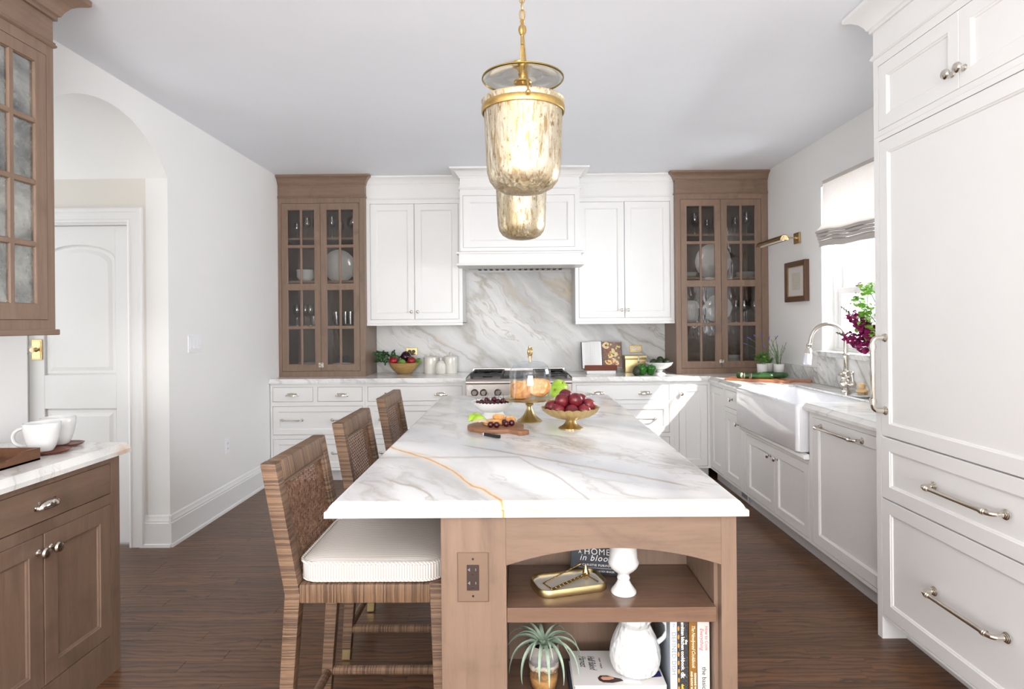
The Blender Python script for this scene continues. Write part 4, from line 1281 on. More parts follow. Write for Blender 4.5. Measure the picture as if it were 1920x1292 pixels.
    for zc, ov in links:
        l = MB().tube([(x, y, z + Z(zc)) for x, y, z in ov], .0023, 6, closed=True)
        if chain is None: chain = l.build('chain', M_gold, p)
        else: l.build('link', M_gold, chain)
    cd = MB().tube([(.003 * math.sin(k * .9), .003 * math.cos(k * .9), Z(2.42 + k * .0117)) for k in range(30)], .002, 6).build('cord', M_gold, p)
    MB().lathe([(0, Z(2.73)), (.012, Z(2.73)), (.02, Z(2.745)), (.042, Z(2.755)), (.046, Z(2.768)), (0, Z(2.7695))], 32).build('ceiling_canopy', M_gold, p)
    return p
pd = make_pendant()
dup(pd, (.024, 3.25, 1.835), .5, 'far mercury-glass bell pendant hanging behind the near one')

# ------------------------------------------------------------------ farmhouse sink, faucet
sink = thing('farmhouse_sink', 'white fireclay apron-front sink below the window', 'sink', (1.86, 4.123, .615))
def rr(x0, x1, y0, y1, r, z, n=5):
    P = []
    for cx, cy, a in ((x1 - r, y1 - r, 0), (x0 + r, y1 - r, PI / 2), (x0 + r, y0 + r, PI), (x1 - r, y0 + r, 3 * PI / 2)):
        for k in range(n + 1):
            t = a + PI / 2 * k / n
            P.append((cx + r * math.cos(t), cy + r * math.sin(t), z))
    return P
hx, hy2 = .2275, .502
MB().loft([rr(-hx + .012, hx - .005, -hy2 + .012, hy2 - .012, .02, .001), rr(-hx, hx, -hy2, hy2, .022, .012), rr(-hx, hx, -hy2, hy2, .022, .275), rr(-hx + .004, hx - .004, -hy2 + .004, hy2 - .004, .02, .284), rr(-hx + .012, hx - .008, -hy2 + .012, hy2 - .012, .018, .287),
           rr(-hx + .024, hx - .016, -hy2 + .026, hy2 - .026, .02, .284), rr(-hx + .030, hx - .022, -hy2 + .032, hy2 - .032, .03, .27), rr(-hx + .034, hx - .026, -hy2 + .036, hy2 - .036, .04, .08), rr(-hx + .06, hx - .05, -hy2 + .06, hy2 - .06, .05, .05)], cap0=True, cap1=True).build('basin', M_sink, sink, ang=50)
MB().lathe([(0, .051), (.042, .051), (.044, .053), (.03, .054), (0, .0535)], 24).build('drain', M_nickel, sink)
fc = thing('faucet', 'polished nickel gooseneck faucet with lever behind the sink', 'faucet', (2.165, 4.07, .9145))
MB().lathe([(.034, 0), (.034, .006), (.030, .010), (.030, .018), (.024, .024), (.022, .034), (.028, .044), (.036, .058), (.036, .074), (.030, .086), (.026, .092), (.030, .098), (.030, .106), (.022, .112), (.020, .13), (.023, .136), (.023, .142), (.0175, .148), (.016, .24), (.0195, .246), (.0195, .254), (.015, .26), (.0145, .33), (.0, .33)], 28).build('column', M_nickel, fc)
arc_ = [(0, 0, .325)] + [(-.107 + .107 * math.cos(t), .012 * t, .345 + .112 * math.sin(t)) for t in [PI * k / 20 for k in range(21)]] + [(-.222, .04, .32)]
MB().tube(arc_, [.0145] + [.0125] * 21 + [.0125], 14).build('gooseneck', M_nickel, fc)
hd = T(-.222, .04, .325) @ RY(PI + .12)
MB().lathe([(.0135, 0), (.017, .004), (.017, .012), (.015, .016), (.015, .034), (.019, .04), (.023, .056), (.025, .066), (.022, .07), (0, .07)], 24, hd).build('spray_head', M_nickel, fc)
MB().lathe([(.021, .066), (.024, .070), (.025, .135), (.022, .14), (0, .14)], 40, hd, mod=lambda k, t, r, z: (r * (1 + .03 * math.cos(14 * t)), z)).build('spray_nozzle', plain('frosted_nozzle', (236, 238, 246), .25, 0, Transmission_Weight=.5), fc)
lv = MB()
lv.tube([(0, -.02, .066), (0, -.06, .066)], .016, 14)
lv.lathe([(.022, 0), (.024, .008), (.024, .02), (.016, .03), (.010, .034), (.010, .046), (0, .05)], 20, T(0, -.06, .066) @ RX(PI / 2))
lv.tube([(0, -.085, .075), (-.004, -.09, .105), (-.01, -.094, .135)], [.007, .006, .009], 10)
lv.sphere((-.011, -.095, .14), .0105)
lv.build('valve', M_nickel, fc)
lv = MB()
lv.tube([(-.06, -.02, .124), (-.03, -.008, .122), (0, 0, .121), (.03, .008, .122), (.055, .016, .124)], [.009, .006, .01, .006, .009], 10)
lv.build('cross_lever', M_nickel, fc)

# soap dish and brush
ds = MB().lathe([(0, .004), (.035, .004), (.058, .014), (.063, .020), (.060, .022), (.055, .016), (.034, .009), (0, .009)], 32).build('soap_dish', M_white, None, loc=(2.135, 3.83, .9145))
ds.data.transform(T(0, 0, -.004)); tag(ds, 'small white dish holding a brush beside the faucet', 'dish')
br = thing('dish_brush', 'pale wooden scrubbing brush on the small white dish', 'brush', (2.135, 3.83, .9225))
MB().lathe([(0, .026), (.033, .026), (.036, .032), (.034, .040), (.022, .046), (.016, .052), (.020, .060), (.024, .070), (.018, .078), (0, .08)], 24).build('handle', plain('beech', (228, 190, 140), .55), br)
mb = MB()
for k in range(70):
    a = R.uniform(0, 2 * PI); r = .029 * math.sqrt(R.random())
    mb.tube([(r * math.cos(a), r * math.sin(a), .028), (r * 1.12 * math.cos(a), r * 1.12 * math.sin(a), .001)], .0016, 4)
mb.build('bristles', plain('bristle', (222, 196, 150), .8), br)['kind'] = 'stuff'

# ------------------------------------------------------------------ picture light, framed print
pl_ = thing('picture_light', 'brass picture light mounted over the framed print', 'wall light', (2.298, 5.04, 2.07))
MB().box(-.016, 0, -.05, .05, -.045, .045).build('backplate', M_brass, pl_, bevel=.003)
mb = MB(); mb.tube([(-.016, 0, 0), (-.06, 0, .004), (-.12, 0, .004), (-.175, 0, -.004), (-.20, 0, -.012)], .0055, 10)
mb.lathe([(.012, 0), (.012, .006), (.006, .012)], 12, T(-.016, 0, 0) @ RY(-PI / 2)); mb.build('arm', M_brass, pl_)
mb = MB(); n = 14; rsh = .036
for s, rr_ in ((0, rsh), (1, rsh - .0025)): pass
outer = [(-.215 + rsh * math.cos(PI * k / n), -.045 + .042 * math.sin(PI * k / n)) for k in range(n + 1)]
inner = [(-.215 + (rsh - .003) * math.cos(PI * k / n), -.045 + .039 * math.sin(PI * k / n)) for k in range(n + 1)][::-1]
mb.prism(outer + inner, 'y', -.24, .24)
o = mb.build('shade', M_brass, pl_, ang=30)
for s in (-.24, .237): MB().prism(outer, 'y', s, s + .003).build('end_cap', M_brass, o)
MB().lathe([(.006, 0), (.004, .004), (0, .005)], 12, T(-.215, -.24, -.02) @ RX(PI / 2)).build('screw', M_nickel, o)
MB().tube([(-.215, -.22, -.04), (-.215, .22, -.04)], .010, 10).build('tube_lamp', plain('lamp_glass', (240, 240, 240), .2), pl_)
pf = thing('framed_print', 'small framed antique print in a dark wood frame left of the window', 'picture', (2.299, 5.04, 1.715))
def pframe(h, w, d, fw): # (y half, z half)
    P = []
    for i, x in ((0, 0), (0, -d), (fw * .15, -d - .004), (fw * .8, -d + .004), (fw, -d + .008), (fw, 0)):
        P.append([(x, -h + i, -w + i), (x, h - i, -w + i), (x, h - i, w - i), (x, -h + i, w - i)])
    return P
M_frame = wood('dark_frame', (98, 70, 48), (80, 54, 36), (50, 34, 26), axis='z', sc=3)
MB().loft(pframe(.185, .165, .034, .042), False, False, closed=True).build('frame', M_frame, pf, flat=True)
MB().loft([[(-.024 + x, -.144 + i, -.124 + i), (-.024 + x, .144 - i, -.124 + i), (-.024 + x, .144 - i, .124 - i), (-.024 + x, -.144 + i, .124 - i)] for i, x in ((0, 0), (0, -.004), (.006, -.004), (.006, 0))], False, False, closed=True).build('gilt_slip', M_gold, pf, flat=True)
def printmat():
    m = NT('old_letter_print')
    v = m.coord(); c = m.sep(v)
    ln = m.math('FRACT', m.math('MULTIPLY', c[2], 90.0))
    n = m.noise(m.coord(scale=(1, 70, 8)), 4, 3)
    t = m.math('MULTIPLY', m.math('LESS_THAN', ln, .4), m.math('GREATER_THAN', n, .5))
    inside = m.math('MULTIPLY', m.math('LESS_THAN', m.math('ABSOLUTE', c[1]), .075), m.math('LESS_THAN', m.math('ABSOLUTE', c[2]), .07))
    paper = m.mix(m.noise(v, 12, 4), rgba((206, 200, 186)), rgba((190, 184, 166)))
    col = m.mix(inside, rgba((206, 202, 198)), paper)
    col = m.mix(m.math('MULTIPLY', m.math('MULTIPLY', t, inside), .35), col, rgba((110, 104, 96)))
    m.P(Base_Color=col, Roughness=.5)
    return m.m
MB().box(-.020, -.016, -.144, .144, -.124, .124).build('print', printmat(), pf, flat=True)
# switches and outlets
sw = thing('light_switch', 'white triple rocker switch plate on the left wall', 'switch', (XL, 4.165, 1.272), PI / 2)
MB().loft([[(sx * w, -y, sz * h) for sx, sz in ((-1, -1), (1, -1), (1, 1), (-1, 1))] for w, h, y in ((.083, .0585, .0005), (.083, .0585, .003), (.080, .0555, .006))]).build('cover_plate', M_plastic, sw, flat=True)
for k in (-1, 0, 1): MB().prism([(-.0055, -.0335), (-.0105, -.0335), (-.0075, 0), (-.0065, .0335), (-.0055, .0335)], 'x', k * .046 - .0165, k * .046 + .0165).build('rocker', M_plastic, sw, flat=True)
def outlet(label, loc, rz, plate, rec, horiz=False):
    o = thing('outlet', label, 'outlet', loc, rz)
    w, h = (.0585, .036) if horiz else (.036, .0585)
    MB().loft([[(sx * (w - i), -y, sz * (h - i)) for sx, sz in ((-1, -1), (1, -1), (1, 1), (-1, 1))] for i, y in ((0, .0005), (0, .003), (.003, .006))]).build('cover_plate', plate, o, flat=True)
    for s in (-1, 1):
        cx, cz = (s * .02, 0) if horiz else (0, s * .02)
        q = MB().lathe([(.0165, 0), (.0165, .0025), (0, .0025)], 20, T(cx, -.0055, cz) @ RX(PI / 2)).build('receptacle', rec, o)
        mb = MB()
        for a in (-.006, .006): mb.box(cx + a - .001, cx + a + .001, -.0088, -.0075, cz - .001, cz + .007)
        mb.lathe([(.002, 0), (0, .001)], 8, T(cx, -.0078, cz - .007) @ RX(PI / 2))
        mb.build('slot', M_black, q, flat=True)
    return o
outlet('white duplex outlet low on the left wall', (XL, 4.62, .482), PI / 2, M_plastic, M_plastic)
outlet('brass outlet plate on the marble behind the wooden vegetable bowl', (-1.055, 6.075, 1.122), 0, M_brass, plain('ivory_black', (60, 50, 44), .4), True)
outlet('brass outlet plate with white sockets above the brass box', (1.162, 6.075, 1.130), 0, M_brass, M_plastic, True)

# ------------------------------------------------------------------ produce materials
def fruit(name, stops, sc=8, rough=.3, speck=None, st=(1, 1, 1)):
    m = NT(name)
    n = m.noise(m.coord(scale=st, rnd=7), sc, 4, .6)
    col = m.ramp(n, [(p, rgba(c)) for p, c in stops])
    if speck:
        n2 = m.noise(m.coord(rnd=7), 420, 2)
        col = m.mix(m.math('MULTIPLY', m.mapr(n2, .66, .74), .4), col, rgba(speck))
    m.P(Base_Color=col, Roughness=rough, Specular_IOR_Level=.5)
    m.bump(m.noise(m.coord(rnd=7), 60, 3), .06, .002)
    return m.m
M_plum = fruit('plum_skin', [(.3, (66, 16, 28)), (.5, (104, 24, 36)), (.72, (142, 46, 48))], 12, .26, (196, 120, 110))
M_cherry = fruit('cherry_skin', [(.35, (46, 8, 18)), (.7, (84, 16, 30))], 40, .18)
M_apple = fruit('green_apple_skin', [(.3, (150, 190, 42)), (.7, (178, 210, 70))], 12, .25, (220, 232, 150))
M_flesh = fruit('apple_flesh', [(.3, (246, 240, 206)), (.7, (252, 248, 226))], 20, .45)
M_avo = fruit('avocado_skin', [(.35, (28, 36, 22)), (.7, (58, 70, 38))], 70, .4)
M_pep = fruit('green_pepper_skin', [(.3, (24, 82, 20)), (.7, (52, 120, 34))], 10, .2)
M_zuc = fruit('zucchini_skin', [(.35, (20, 58, 24)), (.7, (52, 98, 44))], 26, .3, (120, 160, 100), st=(.3, 1, 1))
M_zin = fruit('zucchini_flesh', [(.3, (222, 230, 196)), (.7, (240, 244, 222))], 26, .5)
M_red = fruit('red_beet_skin', [(.3, (120, 14, 26)), (.7, (164, 24, 38))], 12, .3)
M_egg = fruit('aubergine_skin', [(.3, (34, 14, 28)), (.7, (56, 22, 40))], 8, .15)
M_crust = fruit('bread_crust', [(.3, (178, 108, 52)), (.5, (214, 150, 84)), (.7, (234, 188, 124))], 30, .7)
M_crumb = fruit('bread_crumb', [(.35, (214, 166, 104)), (.65, (238, 206, 150))], 55, .85)
M_stalk = plain('stalk', (96, 76, 44), .7)
M_kale = fruit('kale_leaf', [(.3, (22, 58, 26)), (.7, (52, 98, 46))], 30, .5)
M_lett = fruit('lettuce_leaf', [(.3, (84, 128, 46)), (.7, (128, 168, 74))], 30, .5)
M_leaf = fruit('herb_leaf', [(.3, (66, 124, 36)), (.7, (124, 176, 70))], 60, .5)
M_rose = fruit('rosemary_leaf', [(.3, (52, 98, 40)), (.7, (108, 152, 76))], 60, .55)
M_stem_g = plain('green_stem', (92, 132, 66), .6)
M_lav = plain('lavender_flower', (118, 108, 196), .7)

def ribbed_bowl(prof, n, lobes, amp, z0):
    """amp grows with height so that the rim is scalloped"""
    zs = [z for _, z in prof]; zm = max(zs)
    return MB().lathe(prof, n, mod=lambda k, t, r, z: (r * (1 + amp * abs(math.cos(lobes * t / 2)) * min(1, max(0, (z - z0) / (zm - z0)) * 1.5 + .25)), z + (.006 * abs(math.cos(lobes * t / 2)) if z > zm - .004 else 0)))
# gold fruit bowl
fb = thing('fruit_bowl', 'gold scalloped pedestal bowl heaped with dark red plums', 'bowl', (.236, 2.79, .9145))
MB().lathe([(0, 0), (.053, 0), (.053, .004), (.046, .008), (.034, .016), (.024, .026), (.021, .036), (.026, .042), (0, .044)], 64, mod=lambda k, t, r, z: (r * (1 + .05 * abs(math.cos(9 * t))), z)).build('foot', M_satin, fb)
pr = [(0, .040), (.03, .041), (.062, .047), (.092, .060), (.112, .075), (.124, .090), (.127, .0925), (.122, .092), (.109, .078), (.088, .064), (.06, .052), (.03, .046), (0, .045)]
ribbed_bowl(pr, 176, 22, .07, .04).build('bowl', plain('gold_bowl', (200, 174, 122), .36, .75), fb, ang=22)
def plum_mb(r=.0335, mat=M_plum):
    p = MB()
    prof = [(r * math.sin(PI * k / 12) * (1.0), -r * .96 * math.cos(PI * k / 12)) for k in range(13)]
    prof = [(q, z + (-.006 * math.exp(-(q / (.25 * r)) ** 2) if z > 0 else 0)) for q, z in prof]
    p.lathe(prof, 20, mod=lambda k, t, rr, z: (rr * (1 - .07 * math.exp(-(t - PI) ** 2 / .06)), z))
    return p
p0 = thing('plum', 'dark red plum at the top front of the gold bowl', 'plum', (.258, 2.775, 1.044), 0, 'plums in the gold bowl')
plum_mb().build('skin', M_plum, p0)
MB().tube([(0, 0, .024), (.002, .001, .034)], .0013, 6).build('stalk', M_stalk, p0)
for x, y, z, lab in ((.196, 2.775, 1.042, 'dark red plum at the top left of the gold bowl'), (.218, 2.84, 1.055, 'red plum at the very top back of the gold bowl'), (.319, 2.795, 1.018, 'red plum at the right edge of the gold bowl'),
                     (.152, 2.80, 1.010, 'red plum at the left edge of the gold bowl'), (.178, 2.755, 1.000, 'low red plum at the front left in the gold bowl'), (.238, 2.745, .996, 'low red plum at the front middle in the gold bowl'), (.293, 2.755, .998, 'low dark plum at the front right in the gold bowl'),
                     (.284, 2.83, 1.035, 'red plum tucked behind the front plum in the gold bowl'), (.236, 2.815, .994, 'plum under the heap in the gold bowl'), (.17, 2.85, 1.003, 'plum at the back left in the gold bowl')):
    o = dup(p0, (x, y, z), label=lab, rot=(R.uniform(-.8, .8), R.uniform(-.8, .8), R.uniform(0, 6)), scale=R.uniform(.94, 1.02))
p0.rotation_euler = (.5, .3, 2.2)

# cake stand with glass dome
ck = thing('cake_stand', 'brass cake stand with a glass dome over two pieces of bread', 'cake stand', (.053, 3.0, .9145))
MB().lathe([(0, 0), (.060, 0), (.062, .003), (.058, .007), (.042, .018), (.028, .034), (.018, .052), (.013, .064), (.013, .070), (.011, .074), (.019, .080), (.021, .085), (.015, .090), (.013, .096), (.018, .104), (0, .106)], 40).build('pedestal', M_satin, ck)
MB().lathe([(0, .106), (.09, .106), (.112, .103), (.119, .106), (.121, .112), (.114, .115), (.108, .113), (0, .113)], 96, mod=lambda k, t, r, z: (r * (1 + (.018 * math.cos(20 * t) if r > .1 else 0)), z)).build('plate', M_satin, ck)
dome = thing('glass_dome', 'clear glass cloche with a brass finial on the cake stand', 'dome', (.058, 3.0, 1.0285))
MB().lathe([(.103, 0), (.102, .06), (.101, .115), (.098, .140), (.088, .160), (.070, .172), (.04, .178), (.01, .180), (0, .180)], 64, cap=False).build('bell', thinglass('dome_glass', tint=(244, 247, 250), lo=.05, hi=.85), dome, ang=60)
MB().lathe([(.1025, 0), (.1045, .0015), (.1025, .003)], 64, cap=False).build('rim', M_glass, dome)
MB().lathe([(0, .180), (.006, .180), (.006, .196), (.013, .198), (.013, .203), (.009, .206), (.0125, .215), (.014, .226), (.012, .236), (.008, .240), (.0095, .246), (.009, .252), (0, .254)], 40, mod=lambda k, t, r, z: (r * (1 + (.06 * math.cos(8 * t) if .205 < z < .238 else 0)), z)).build('finial', M_brass, dome)
def bread(name, label, loc, rot, sx, sy, sz, cut=True, group=None):
    b = thing(name, label, 'bread', loc, 0, group)
    b.rotation_euler = rot
    mb = MB(); rr2 = random.Random(name + label)
    n = 40; L = []
    ph = [rr2.uniform(0, 6.28) for _ in range(6)]
    lump = lambda t, i: 1 + .05 * math.sin(2 * t + ph[0]) + .04 * math.sin(5 * t + ph[1] + i) + .025 * math.sin(9 * t + ph[2] + 2 * i)
    for i, (k, zz) in enumerate(((.70, 0), (.94, .08), (1.0, .3), (1.0, .65), (.95, .88), (.78, .985), (.4, 1.0))):
        L.append([((sx * k) * math.copysign(abs(math.cos(t)) ** .75, math.cos(t)) * lump(t, i), (sy * k) * math.copysign(abs(math.sin(t)) ** .75, math.sin(t)) * lump(t, i), sz * (zz + (.05 * math.sin(3 * t + ph[3]) + .04 * math.sin(7 * t + ph[4])) * (zz > .5))) for t in [2 * PI * j / n for j in range(n)]])
    mb.loft(L); mb.build('crust', M_crust, b, ang=60)
    if cut:
        MB().loft([[(sx * k * math.copysign(abs(math.cos(t)) ** .75, math.cos(t)) * lump(t, 5), sy * k * math.copysign(abs(math.sin(t)) ** .75, math.sin(t)) * lump(t, 5), sz * (z + .05 * math.sin(3 * t + ph[3]) * k + .04 * math.sin(7 * t + ph[4]) * k)) for t in [2 * PI * j / n for j in range(n)]] for k, z in ((.80, .97), (.74, 1.03), (.45, 1.05), (.2, 1.04))]).build('crumb', M_crumb, b, ang=60)
    return b
bread('bread_roll', 'golden bread piece at the left under the glass dome', (.012, 2.985, 1.0285), (0, 0, .2), .052, .05, .080)
bread('bread_slice', 'thick bread slice leaning at the right under the glass dome', (.106, 2.965, 1.0775), (1.15, .1, -.35), .050, .046, .032)

# white pedestal bowl of cherries
wb = thing('pedestal_bowl', 'white fluted pedestal bowl full of cherries left of the cake stand', 'bowl', (-.129, 3.12, .9145))
MB().lathe([(0, 0), (.066, 0), (.066, .003), (.056, .016), (.050, .028), (.05, .034), (0, .034)], 48).build('foot', M_matte, wb)
pr = [(0, .031), (.05, .032), (.072, .042), (.090, .060), (.104, .079), (.107, .080), (.102, .078), (.086, .062), (.066, .046), (.045, .040), (0, .040)]
ribbed_bowl(pr, 180, 36, .03, .03).build('bowl', M_matte, wb, ang=22)
c0 = thing('cherry', 'dark cherry with a stalk on top of the heap in the white bowl', 'cherry', (-.122, 3.09, 1.012), 0, 'cherries in the white bowl')
plum_mb(.0125).build('skin', M_cherry, c0)
MB().tube([(0, 0, .008), (.002, .001, .02), (.008, .003, .034)], .0008, 5).build('stalk', M_stalk, c0)
sp = []
for k in range(26):
    for _ in range(200):
        a, r = R.uniform(0, 2 * PI), .082 * math.sqrt(R.random())
        x, y, z = r * math.cos(a), r * math.sin(a), .075 + R.choice((0, .0, .012)) * (1 if r < .06 else 0)
        if all((x - p[0]) ** 2 + (y - p[1]) ** 2 + (z - p[2]) ** 2 > .0208 ** 2 for p in sp):
            sp.append((x, y, z)); break
for x, y, z in sp: dup(c0, (-.129 + x, 3.12 + y, .9145 + z), label='dark red cherry in the heap filling the white pedestal bowl', rot=(R.uniform(-1, 1), R.uniform(-1, 1), R.uniform(0, 6)))
# board with bread, apple wedges and cherries
bd = thing('cutting_board', 'round wooden board with a short handle, set with bread, apple and cherries', 'cutting board', (-.105, 2.785, .9145))
P = [(.128 * math.cos(t), .128 * math.sin(t)) for t in [(-.86 + .26) + (2 * PI - .52) * k / 40 for k in range(41)]]
ha = -.86
hp = [(.135, -.027), (.19, -.029), (.205, -.02), (.208, 0), (.205, .02), (.19, .029), (.135, .027)]
P += [(x * math.cos(ha) - y * math.sin(ha), x * math.sin(ha) + y * math.cos(ha)) for x, y in hp]
MB().prism(P, 'z', 0, .017).build('board', M_board, bd, bevel=.003, seg=2)
ZB = .932
bread('bread_slice', 'flat bread slice lying on the round board', (-.112, 2.80, ZB), (0, 0, .3), .050, .036, .022, group='bread on the round board')
bread('bread_chunk', 'bread chunk on top of the flat slice on the round board', (-.092, 2.815, ZB + .0225), (0, 0, -.4), .026, .017, .020, group='bread on the round board')
bread('bread_chunk', 'bread chunk at the right of the flat slice on the round board', (-.040, 2.828, ZB), (0, 0, -.2), .026, .018, .030, group='bread on the round board')
def wedge(label, loc, rot):
    w = thing('apple_wedge', label, 'apple', loc, 0, 'apple wedges on the round board')
    w.rotation_euler = rot
    n = 12; L = []
    r = .034
    for i in range(n + 1):
        a = PI * i / n
        x = -r * math.cos(a); q = r * math.sin(a)
        L.append([(x, q * math.cos(b), q * math.sin(b)) for b in [-.55 + 1.1 * k / 6 for k in range(7)]])
    mb = MB(); P_ = 7
    mb.add([p for r_ in L for p in r_], [(i * P_ + j, i * P_ + j + 1, i * P_ + P_ + j + 1, i * P_ + P_ + j) for i in range(n) for j in range(P_ - 1)])
    mb.build('peel', M_apple, w, ang=60)
    f = MB()
    for j in (0, 6):
        f.add([(p[0], p[1], p[2]) for p in [r_[j] for r_ in L]] + [(0, .004, 0)], [(i, i + 1, n + 1) for i in range(n)])
    f.build('flesh', M_flesh, w, flat=True)
    mb = MB(); mb.sphere((0, .006, 0), .006, sc=(1.8, .7, 1)); mb.build('core', M_crumb, w)
    return w
wedge('front green apple wedge with its cut face towards the room on the round board', (-.176, 2.742, ZB + .018), (.3 - PI / 2 + PI, .0, .25))
wedge('green apple wedge at the left edge of the round board', (-.213, 2.775, ZB + .019), (.5 - PI / 2 + PI, .1, 1.2))
wedge('green apple wedge behind the other two on the round board', (-.195, 2.815, ZB + .018), (.2 - PI / 2 + PI, -.2, .1))
for k, (x, y, lab) in enumerate(((-.125, 2.722, 'front left cherry on the round board'), (-.098, 2.716, 'second cherry from the left at the front of the round board'), (-.056, 2.745, 'dark cherry beside the bread chunk on the round board'), (-.032, 2.765, 'rightmost cherry on the round board'), (-.066, 2.785, 'cherry between the bread pieces on the round board'))):
    dup(c0, (x, y, ZB + .0125), label=lab, group='cherries on the round board', rot=(R.uniform(-.5, .5), R.uniform(1.2, 1.9), R.uniform(0, 6)), scale=1.12)
kn = thing('paring_knife', 'small black-handled knife on the marble in front of the round board', 'knife', (-.14, 2.615, .9145), math.atan2(-.08, .085))
MB().prism([(-.005, 0), (.085, .004), (.088, .0), (.088, -.012), (.07, -.010), (-.005, -.009)], 'z', .001, .014).build('handle', M_black, kn, bevel=.0025, seg=2)
MB().prism([(-.006, .002), (-.07, .0), (-.115, -.008), (-.075, -.012), (-.006, -.011)], 'z', .006, .0075).build('blade', M_steel, kn)
MB().box(-.012, -.004, -.011, .002, .002, .013).build('bolster', M_nickel, kn, bevel=.001)
for k in (.015, .04, .065): MB().lathe([(.0022, 0), (.0022, .0008), (0, .001)], 8, T(k, -.004, .0139)).build('rivet', M_nickel, kn)
# cream dish with green apples
cd_ = thing('cream_dish', 'wide cream ridged pedestal dish behind the plums, holding green apples', 'dish', (.245, 3.40, .9145))
MB().lathe([(0, 0), (.06, 0), (.058, .005), (.04, .02), (.036, .045), (.05, .052), (0, .052)], 36).build('foot', M_cream, cd_)
ribbed_bowl([(0, .049), (.05, .05), (.10, .058), (.14, .070), (.158, .079), (.160, .081), (.156, .080), (.138, .074), (.10, .063), (.05, .056), (0, .056)], 120, 40, .02, .045).build('bowl', M_cream, cd_, ang=50)
g0 = thing('green_apple', 'big green apple on the cream dish behind the glass dome', 'apple', (.222, 3.38, 1.032), 0, 'green apples on the cream dish')
def apple(r):
    prof = [(0, -.72 * r), (.2 * r, -.84 * r), (.42 * r, -.86 * r), (.7 * r, -.62 * r), (.93 * r, -.2 * r), (1.0 * r, .15 * r), (.95 * r, .5 * r), (.74 * r, .82 * r), (.45 * r, .92 * r), (.2 * r, .84 * r), (.05 * r, .68 * r), (0, .66 * r)]
    return MB().lathe(prof, 30, mod=lambda k, t, q, z: (q * (1 + .02 * math.cos(5 * t)), z))
apple(.046).build('skin', M_apple, g0, ang=80)
MB().tube([(0, 0, .03), (.002, 0, .05)], .0015, 6).build('stalk', M_stalk, g0)
g0.rotation_euler = (.35, .5, 0)
dup(g0, (.196, 3.30, 1.014), label='green apple low at the left on the cream dish', rot=(.3, -.8, 1), scale=.9)

# ------------------------------------------------------------------ left foreground hutch top
M_coast = M_redwood
def mug(loc, rz, label):
    m = thing('mug', label, 'mug', loc, rz, 'mugs on the brown cabinet')
    MB().lathe([(0, 0), (.033, 0), (.037, .004), (.046, .022), (.054, .05), (.059, .08), (.0605, .106), (.0590, .108), (.0565, .104), (.054, .08), (.049, .05), (.040, .022), (.03, .010), (0, .009)], 44).build('cup', M_white, m, ang=60)
    pts = [(-.0575 - .038 * math.sin(t) * (1.0), 0, .055 + .034 * math.cos(t)) for t in [PI * k / 14 for k in range(15)]]
    pts = [(pts[0][0] + .006, 0, pts[0][2])] + pts + [(pts[-1][0] + .012, 0, pts[-1][2])]
    MB().tube(pts, .0062, 10, flat=1.35).build('handle', M_white, m)
    return m
def coaster(loc, rz, label):
    o = MB().loft([[((.062 + i) * math.cos(t) * (1.14 if math.cos(t) > 0 else 1), (.058 + i) * math.sin(t), z) for t in [2 * PI * k / 32 for k in range(32)]] for i, z in ((-.02, 0), (0, .006), (.006, .013), (.003, .0135), (-.008, .009))]).build('coaster', M_coast, None, loc=loc, ang=50)
    o.rotation_euler = (0, 0, rz)
    return tag(o, label, 'coaster', 'wooden coasters under the mugs')
coaster((-1.795, 2.315, .9145), .5, 'dark wooden coaster under the front mug'); coaster((-1.835, 2.445, .9145), .5, 'dark wooden coaster under the rear mug')
mug((-1.805, 2.305, .925), .25, 'front white mug on a wooden coaster beside the tray'); mug((-1.845, 2.44, .925), .25, 'rear white mug half hidden behind the front mug')
tr = thing('wooden_tray', 'brown wooden tray with notched sides on the hutch top', 'tray', (-1.87, 2.02, .9145))
mb = MB(); tx0, tx1, ty0, ty1, th_ = -.15, .137, -.21, .185, .044
mb.box(tx0, tx1, ty0, ty1, 0, .008)
tp = MB().box(tx0, tx1, ty0, ty1, 0, .008).build('tray_base', M_walnut, tr, bevel=.001)
prof = [(ty0, .0), (ty1, .0), (ty1, th_), (ty1 - .07, th_), (ty1 - .10, th_ - .010), (ty1 - .14, th_ - .018), (ty1 - .15, th_ - .024), (ty1 - .17, th_ - .018), (ty1 - .19, th_ - .016), (ty0 + .19, th_ - .016), (ty0 + .17, th_ - .018), (ty0 + .15, th_ - .024), (ty0 + .14, th_ - .018), (ty0 + .10, th_ - .01), (ty0 + .07, th_), (ty0, th_)]
for x in (tx0, tx1 - .011): MB().prism(prof, 'x', x, x + .011).build('side', M_walnut, tr, bevel=.001)
for y in (ty0, ty1 - .011): MB().box(tx0 + .011, tx1 - .011, y, y + .011, 0, th_).build('end', M_walnut, tr, bevel=.001)

# ------------------------------------------------------------------ leaves
def leaf(mb, base, d, up, L, W, droop=.5, n=7, curl=0, tip=1.0, thick=0):
    """a curved leaf blade with a crease down the middle"""
    d, up = Vector(d).normalized(), Vector(up).normalized()
    s = d.cross(up).normalized()
    up = s.cross(d).normalized()
    rows = []
    p = Vector(base)
    for k in range(n + 1):
        t = k / n
        w = W * (math.sin(PI * min(1, t * .92 + .08)) ** .8) * (1 if tip == 1 else (1 - t) ** tip)
        rows.append((p - s * w + up * w * .3, p.copy(), p + s * w + up * w * .3))
        p = p + d * (L / n)
        q = Matrix.Rotation(-droop / n, 3, s)
        d = (q @ d).normalized(); up = (q @ up).normalized()
    vs = [v for r in rows for v in r]
    fs = []
    for k in range(n):
        a = k * 3
        fs += [(a, a + 1, a + 4, a + 3), (a + 1, a + 2, a + 5, a + 4)]
    mb.add(vs, fs)
    return rows[-1][1]

